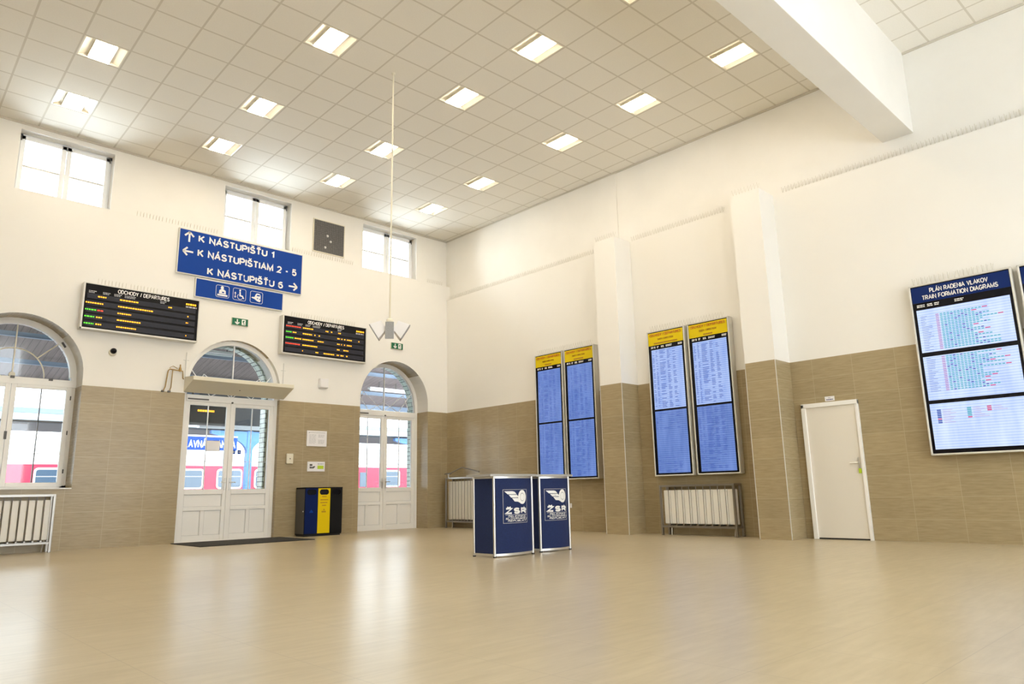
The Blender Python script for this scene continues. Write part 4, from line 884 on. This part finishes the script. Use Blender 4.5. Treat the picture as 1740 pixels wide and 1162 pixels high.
# ------------------------------------------------------------------ hanging loudspeakers
t = thing('loudspeaker_cluster', 'cluster of three loudspeakers hanging on a long thin pole from the ceiling', 'loudspeaker', (-5.337, -5.35, 2.95))
p = MB(); p.tube([(0, 0, 0.32), (0, 0, H-2.95)], 0.013, M_CREAM, 10); p.build('pole', t, smooth=True)
p = MB(); p.lathe([(0.05, 0), (0.05, 0.03), (0.02, 0.05)], (0, 0, 0.28), M_CREAM, 14); p.build('mounting_collar', t)
p = MB(); p.lathe([(0.03, 0), (0.02, -0.03)], (0, 0, H-2.95), M_CREAM, 14); p.build('ceiling_rose', t)
for ang in (0.0, 94.0, -94.0):
    a = math.radians(ang)-YAW+0.15; tilt = math.radians(6 if ang == 0 else 32)
    p = MB(); p.T = Matrix.Translation((0, 0, 0.14)) @ Matrix.Rotation(a, 4, 'Z') @ Matrix.Translation((0, -0.05 if ang == 0 else -0.19, 0.0)) @ Matrix.Rotation(tilt, 4, 'X')
    q, dd = (0.065, 0.13) if ang == 0 else (0.085, 0.17)
    vs = [(-q, -0.03, -0.125), (q, -0.03, -0.125), (q, -0.03, 0.125), (-q, -0.03, 0.125), (-q*0.6, dd-0.03, -0.06), (q*0.6, dd-0.03, -0.06), (q*0.6, dd-0.03, 0.09), (-q*0.6, dd-0.03, 0.09)]
    p.add(vs, [(0, 1, 2, 3), (5, 4, 7, 6), (0, 4, 5, 1), (2, 6, 7, 3), (1, 5, 6, 2), (0, 3, 7, 4)], M_PAPER); o = p.build('speaker', t, bevel=0.006)
    g = MB(); g.T = p.T; g.box(-q+0.005, q-0.005, -0.042, -0.028, -0.122, 0.122, M_GRILLE); g.build('speaker_grille', o)
# ------------------------------------------------------------------ bird spikes
def spike_mesh(L=0.5, n=9, h=0.11):
    p = MB(); p.box(-L/2, L/2, -0.012, 0.012, 0, 0.004, M_PAPER)
    rn = random.Random(3)
    for i in range(n):
        x = -L/2+L*(i+0.5)/n
        for dy, dx in ((-0.03, 0.0), (0.03, 0.01)): p.tube([(x, 0, 0.003), (x+dx+rn.uniform(-0.006, 0.006), dy, h)], 0.003, M_SPIKE, 4)
    me = p.build('bird_spikes'); return me
sp0 = spike_mesh(); used = [False]
def spikes(x, y, z, rz, label, group, sx=1.0):
    o = sp0 if not used[0] else sp0.copy()
    if used[0]: COL.objects.link(o)
    used[0] = True; o.location = (x, y, z); o.rotation_euler = (0, 0, rz); o.scale = (sx, 1, 1); tag(o, label, 'bird spikes', group)
y = -0.3
while y > -15.5:
    if not (-5.95 < y < -5.05 or -8.98 < y < -8.05): spikes(0.045, y, Z2, RW, 'strip of thin bird spikes along the ledge of the timetable wall', 'bird spikes on the timetable wall ledge')
    y -= 0.52
for yy in (-5.515, -8.505): 
    spikes(-0.45, yy, Z2, RW, 'strip of thin bird spikes on top of the %s pillar' % ('first' if yy > -6 else 'second'), 'bird spikes on the pillars')
x = -0.35
while x > -12.5:
    if not any(a-0.2 < x < b_+0.2 for a, b_ in WINS): spikes(x, 0.06, Z1, 0, 'strip of thin bird spikes along the ledge of the platform door wall', 'bird spikes on the door wall ledge')
    x -= 0.52
for (a, b_, z) in ((-3.19, -4.84, 3.66), (-6.135, -7.825, 3.66), (-10.66, -11.9, 3.535)):
    nn = int(abs(b_-a)/0.52)
    for i in range(nn): spikes(-0.07, a-0.28-0.52*i, z, RW, 'strip of thin bird spikes on top of the wall screens', 'bird spikes on the screens')
for (a, b_, z) in ((-8.12, -6.16, 4.497), (-4.46, -2.45, 4.49)):
    for i in range(3): spikes(a+0.45+0.53*i, -0.075, z, 0, 'strip of thin bird spikes on top of the departures boards', 'bird spikes on the departures boards')
# ------------------------------------------------------------------ papers on the door glass
mb = MB(); mb.box(-0.13, 0.13, -0.003, 0, 0, 0.205, M_PAPER); o = mb.build('door_notice'); o.location = (-5.62, 0.128, 1.665); tag(o, 'white paper notice stuck on the glass of the middle door, left leaf', 'notice')
k = MB(); k.box(-0.13, 0.13, -0.004, -0.003, 0.198, 0.205, M_DARKMET); k.box(-0.13, 0.13, -0.004, -0.003, 0, 0.006, M_DARKMET); k.box(-0.13, -0.125, -0.004, -0.003, 0, 0.205, M_DARKMET); k.box(0.125, 0.13, -0.004, -0.003, 0, 0.205, M_DARKMET); k.build('border', o)
for x, l in ((-5.215, 'left'), (-5.105, 'right')):
    mb = MB(); mb.box(-0.034, 0.034, -0.003, 0, 0, 0.08, M_SIGNBLUE); o = mb.build('door_sticker'); o.location = (x, 0.128, 1.62); tag(o, 'small square blue sticker on the right glass of the middle door, %s one of two' % l, 'sticker', 'blue stickers on the door glass')
    k = MB(); disc(k, 0, 0.04, 0.014, 0.016, -0.003, M_GREYP, 12, 0.001); k.build('pictogram', o)
# ------------------------------------------------------------------ outside: platforms, canopies, train
mb = MB(); mb.box(-30, 25, 0.78, 14, -0.25, -0.05, M_ASPH); struct(mb.build('platform_ground'))
mb = MB(); mb.box(-40, 40, 14, 60, -0.6, -0.4, M_ASPH); struct(mb.build('track_bed'))
mb = MB()
vs = [(-30, 0.78, 4.75), (25, 0.78, 4.75), (25, 6.0, 3.62), (-30, 6.0, 3.62), (-30, 0.78, 4.9), (25, 0.78, 4.9), (25, 6.0, 3.77), (-30, 6.0, 3.77)]
mb.add(vs, [(0, 3, 2, 1), (4, 5, 6, 7), (0, 1, 5, 4), (1, 2, 6, 5), (2, 3, 7, 6), (3, 0, 4, 7)], M_PLANK); struct(mb.build('canopy_roof'))
for yy, zz in ((1.9, 4.46), (3.3, 4.15), (4.7, 3.83)):
    mb = MB(); mb.box(-30, 25, yy-0.02, yy+0.02, zz-0.07, zz+0.02, M_BLUEGREY); mb.box(-30, 25, yy-0.04, yy+0.04, zz-0.08, zz-0.07, M_BLUEGREY); struct(mb.build('canopy_beam'))
mb = MB(); mb.box(-30, 25, 5.95, 6.1, 3.42, 3.8, M_BLUEGREY); mb.box(-30, 25, 5.9, 5.95, 3.42, 3.48, M_FASCIA); struct(mb.build('canopy_fascia'))
for i, x in enumerate((-11.0, 3.0)):
    t = thing('canopy_column', 'blue steel column carrying the platform canopy, %s one' % ('left' if i == 0 else 'right'), 'column', (x, 5.2, -0.05), 0, 'platform canopy columns')
    p = MB(); p.box(-0.1, 0.1, -0.1, 0.1, 0, 3.75, M_STEELBLUE); p.build('shaft', t); p = MB(); p.box(-0.18, 0.18, -0.18, 0.18, 0, 0.12, M_STEELBLUE); p.build('foot', t)
for i, (x, yy, zz, L_) in enumerate(((-4.85, 2.4, 4.02, 0.9), (0.95, 4.0, 3.82, 1.3))):
    t = thing('canopy_lamp', 'long white tube lamp under the platform canopy, seen through the fanlight of the %s door' % ('middle' if i == 0 else 'right'), 'lamp', (x, yy, zz), 0, 'platform canopy lamps')
    p = MB(); p.box(-L_/2, L_/2, -0.08, 0.08, 0, 0.05, M_PAPER); p.build('housing', t)
    p = MB(); p.lathe([(0.02, -L_/2+0.03), (0.02, L_/2-0.03)], (0, 0, -0.03), M_FASCIA, 10, 'x'); p.build('tube', t)
    for q in (-0.3, 0.3): p = MB(); p.box(q-0.01, q+0.01, -0.01, 0.01, 0.05, 0.45 if i == 0 else 0.26, M_DARKMET); p.build('hanger', t)
# second canopy with arched blue brackets
mb = MB(); mb.box(-30, 30, 9.6, 13.0, 3.02, 3.32, M_FASCIA); mb.box(-30, 30, 9.58, 9.6, 3.2, 3.34, M_BLUEGREY); mb.box(-30, 30, 9.9, 12.9, 2.96, 3.03, M_DKROOF); struct(mb.build('far_canopy_roof'))
for i, x in enumerate((-0.65, 6.5)):
    t = thing('arched_column', 'blue column with curved brackets on the far platform, %s' % ('seen through the middle door', 'seen through the right door')[i], 'column', (x, 9.8, -0.05), 0, 'far platform columns')
    p = MB(); p.box(-0.09, 0.09, -0.1, 0.1, 0, 3.02, M_STEELBLUE); p.build('shaft', t)
    for s in (-1, 1):
        q = [(s*0.09, 3.0)]+[(s*(0.09+0.85*(1-math.cos(PI/2*k/10))), 2.3+0.5*math.sin(PI/2*k/10)) for k in range(11)]+[(s*1.3, 2.9), (s*1.3, 3.0)]
        p = MB(); p.prism(q, -0.08, 0.08, M_STEELBLUE); p.build('curved_bracket', t)
t = thing('station_sign', 'long blue station name sign hanging on the far platform, seen through the middle door', 'sign', (-2.0, 9.66, 2.30))
p = MB(); p.box(-2.6, 0.88, -0.04, 0.04, 0, 0.42, M_SIGNBLUE); p.build('sign_face', t)
p = MB(); p.text('HLAVNÁ STANICA', -0.93, 0.82, 0.07, 0.31, -0.045, M_WHITE, bold=0.02); p.build('lettering', t)
p = MB(); p.box(-2.6, 0.88, -0.05, 0.05, 0.42, 0.47, M_FASCIA); p.build('sign_cap', t)
for xx in (-1.9, 0.7): p = MB(); p.box(xx-0.02, xx+0.02, -0.02, 0.02, 0.42, 0.74, M_DARKMET); p.build('hanger', t)
t = thing('hanging_display', 'dark hanging platform display with one amber line, seen through the middle door', 'display', (-3.75, 4.9, 2.62))
p = MB(); p.box(-0.75, 0.45, -0.12, 0.12, 0, 0.72, M_DARKMET); p.build('casing', t); p = MB(); p.box(-0.7, 0.40, -0.13, -0.12, 0.05, 0.67, M_BLACKG); p.build('display_face', t)
p = MB(); p.dashes(-0.5, -0.08, 0.33, 0.05, -0.131, M_AMBER, 3, 0.03, 0.08, 0.01); p.build('amber_text', t)
for xx in (-0.6, 0.3): p = MB(); p.box(xx-0.02, xx+0.02, -0.02, 0.02, 0.72, 1.22, M_DARKMET); p.build('hanger', t)
t = thing('dark_underside_standin', 'added dark grey panel standing in for the dark canopy underside behind the middle door', 'panel', (-2.3, 5.6, 2.72))  # panel added to stand in for the far canopy's dark underside
p = MB(); p.box(-1.6, 1.35, -0.06, 0.06, 0, 1.0, M_DKROOF); p.build('panel', t); p = MB(); p.box(-1.6, 1.35, -0.08, 0.08, -0.1, 0.0, M_FASCIA); p.build('bottom_rail', t)
def train():
    t = thing('train_carriage', 'red railway carriage with white-framed windows beyond the platforms', 'train', (0, 17.5, -0.4))
    x0, x1 = -14.0, 16.5
    p = MB(); p.prism([(x0, 0.9), (x1, 0.9), (x1, 2.55), (x0, 2.55)], 0, 2.8, M_TRAINRED); p.build('body', t)
    p = MB(); p.prism([(x0, 2.55), (x1, 2.55), (x1, 2.95), (x0, 2.95)], 0.0, 2.8, M_TRAINW); p.box(x0, x1, -0.02, 0, 2.74, 2.76, M_GREYP)
    yz = [(0.0, 2.95), (0.25, 3.3), (0.8, 3.5), (2.0, 3.5), (2.55, 3.3), (2.8, 2.95)]
    vs = [(x, y, z) for x in (x0, x1) for y, z in yz]; n = len(yz)
    p.add(vs, [(i, i+1, n+i+1, n+i) for i in range(n-1)]+[tuple(range(n))[::-1], tuple(range(n, 2*n))], M_TRAINW); p.build('roof', t)
    p = MB(); p.box(x0, x1, -0.015, 0, 1.35, 1.5, M_TRAINW); p.build('lower_stripe', t)
    p = MB(); p.box(x0+0.4, x1-0.4, 0.3, 2.5, 0.15, 0.9, M_DARKMET); p.build('underframe', t)
    for i in range(18):
        x = -13.63+i*1.67
        if i in (4, 13): 
            p = MB(); p.box(x+0.25, x+0.95, -0.02, 0, 1.0, 2.45, M_TRAINRED); o = p.build('carriage_door', t); p = MB(); p.box(x+0.4, x+0.8, -0.035, -0.02, 1.6, 2.3, M_TGLASS); p.build('pane', o); continue
        p = MB(); P_ = 0.07; a, b_, c, d = x, x+1.12, 1.58, 2.42; r = 0.14
        def rr(a, b_, c, d, r): return [(q0+r*math.cos(math.radians(an)), q1+r*math.sin(math.radians(an))) for q0, q1, s0 in ((b_-r, d-r, 0), (a+r, d-r, 90), (a+r, c+r, 180), (b_-r, c+r, 270)) for an in (s0, s0+30, s0+60, s0+90)]
        p.prism(rr(a, b_, c, d, r), -0.03, 0, M_TRAINW); o = p.build('carriage_window', t)
        p = MB(); p.prism(rr(a+P_, b_-P_, c+P_, d-P_, r*0.6), -0.04, -0.03, M_TGLASS); p.box(a+P_+0.02, b_-P_-0.02, -0.045, -0.04, d-0.33, d-0.31, M_TRAINW); p.build('pane', o)
train()
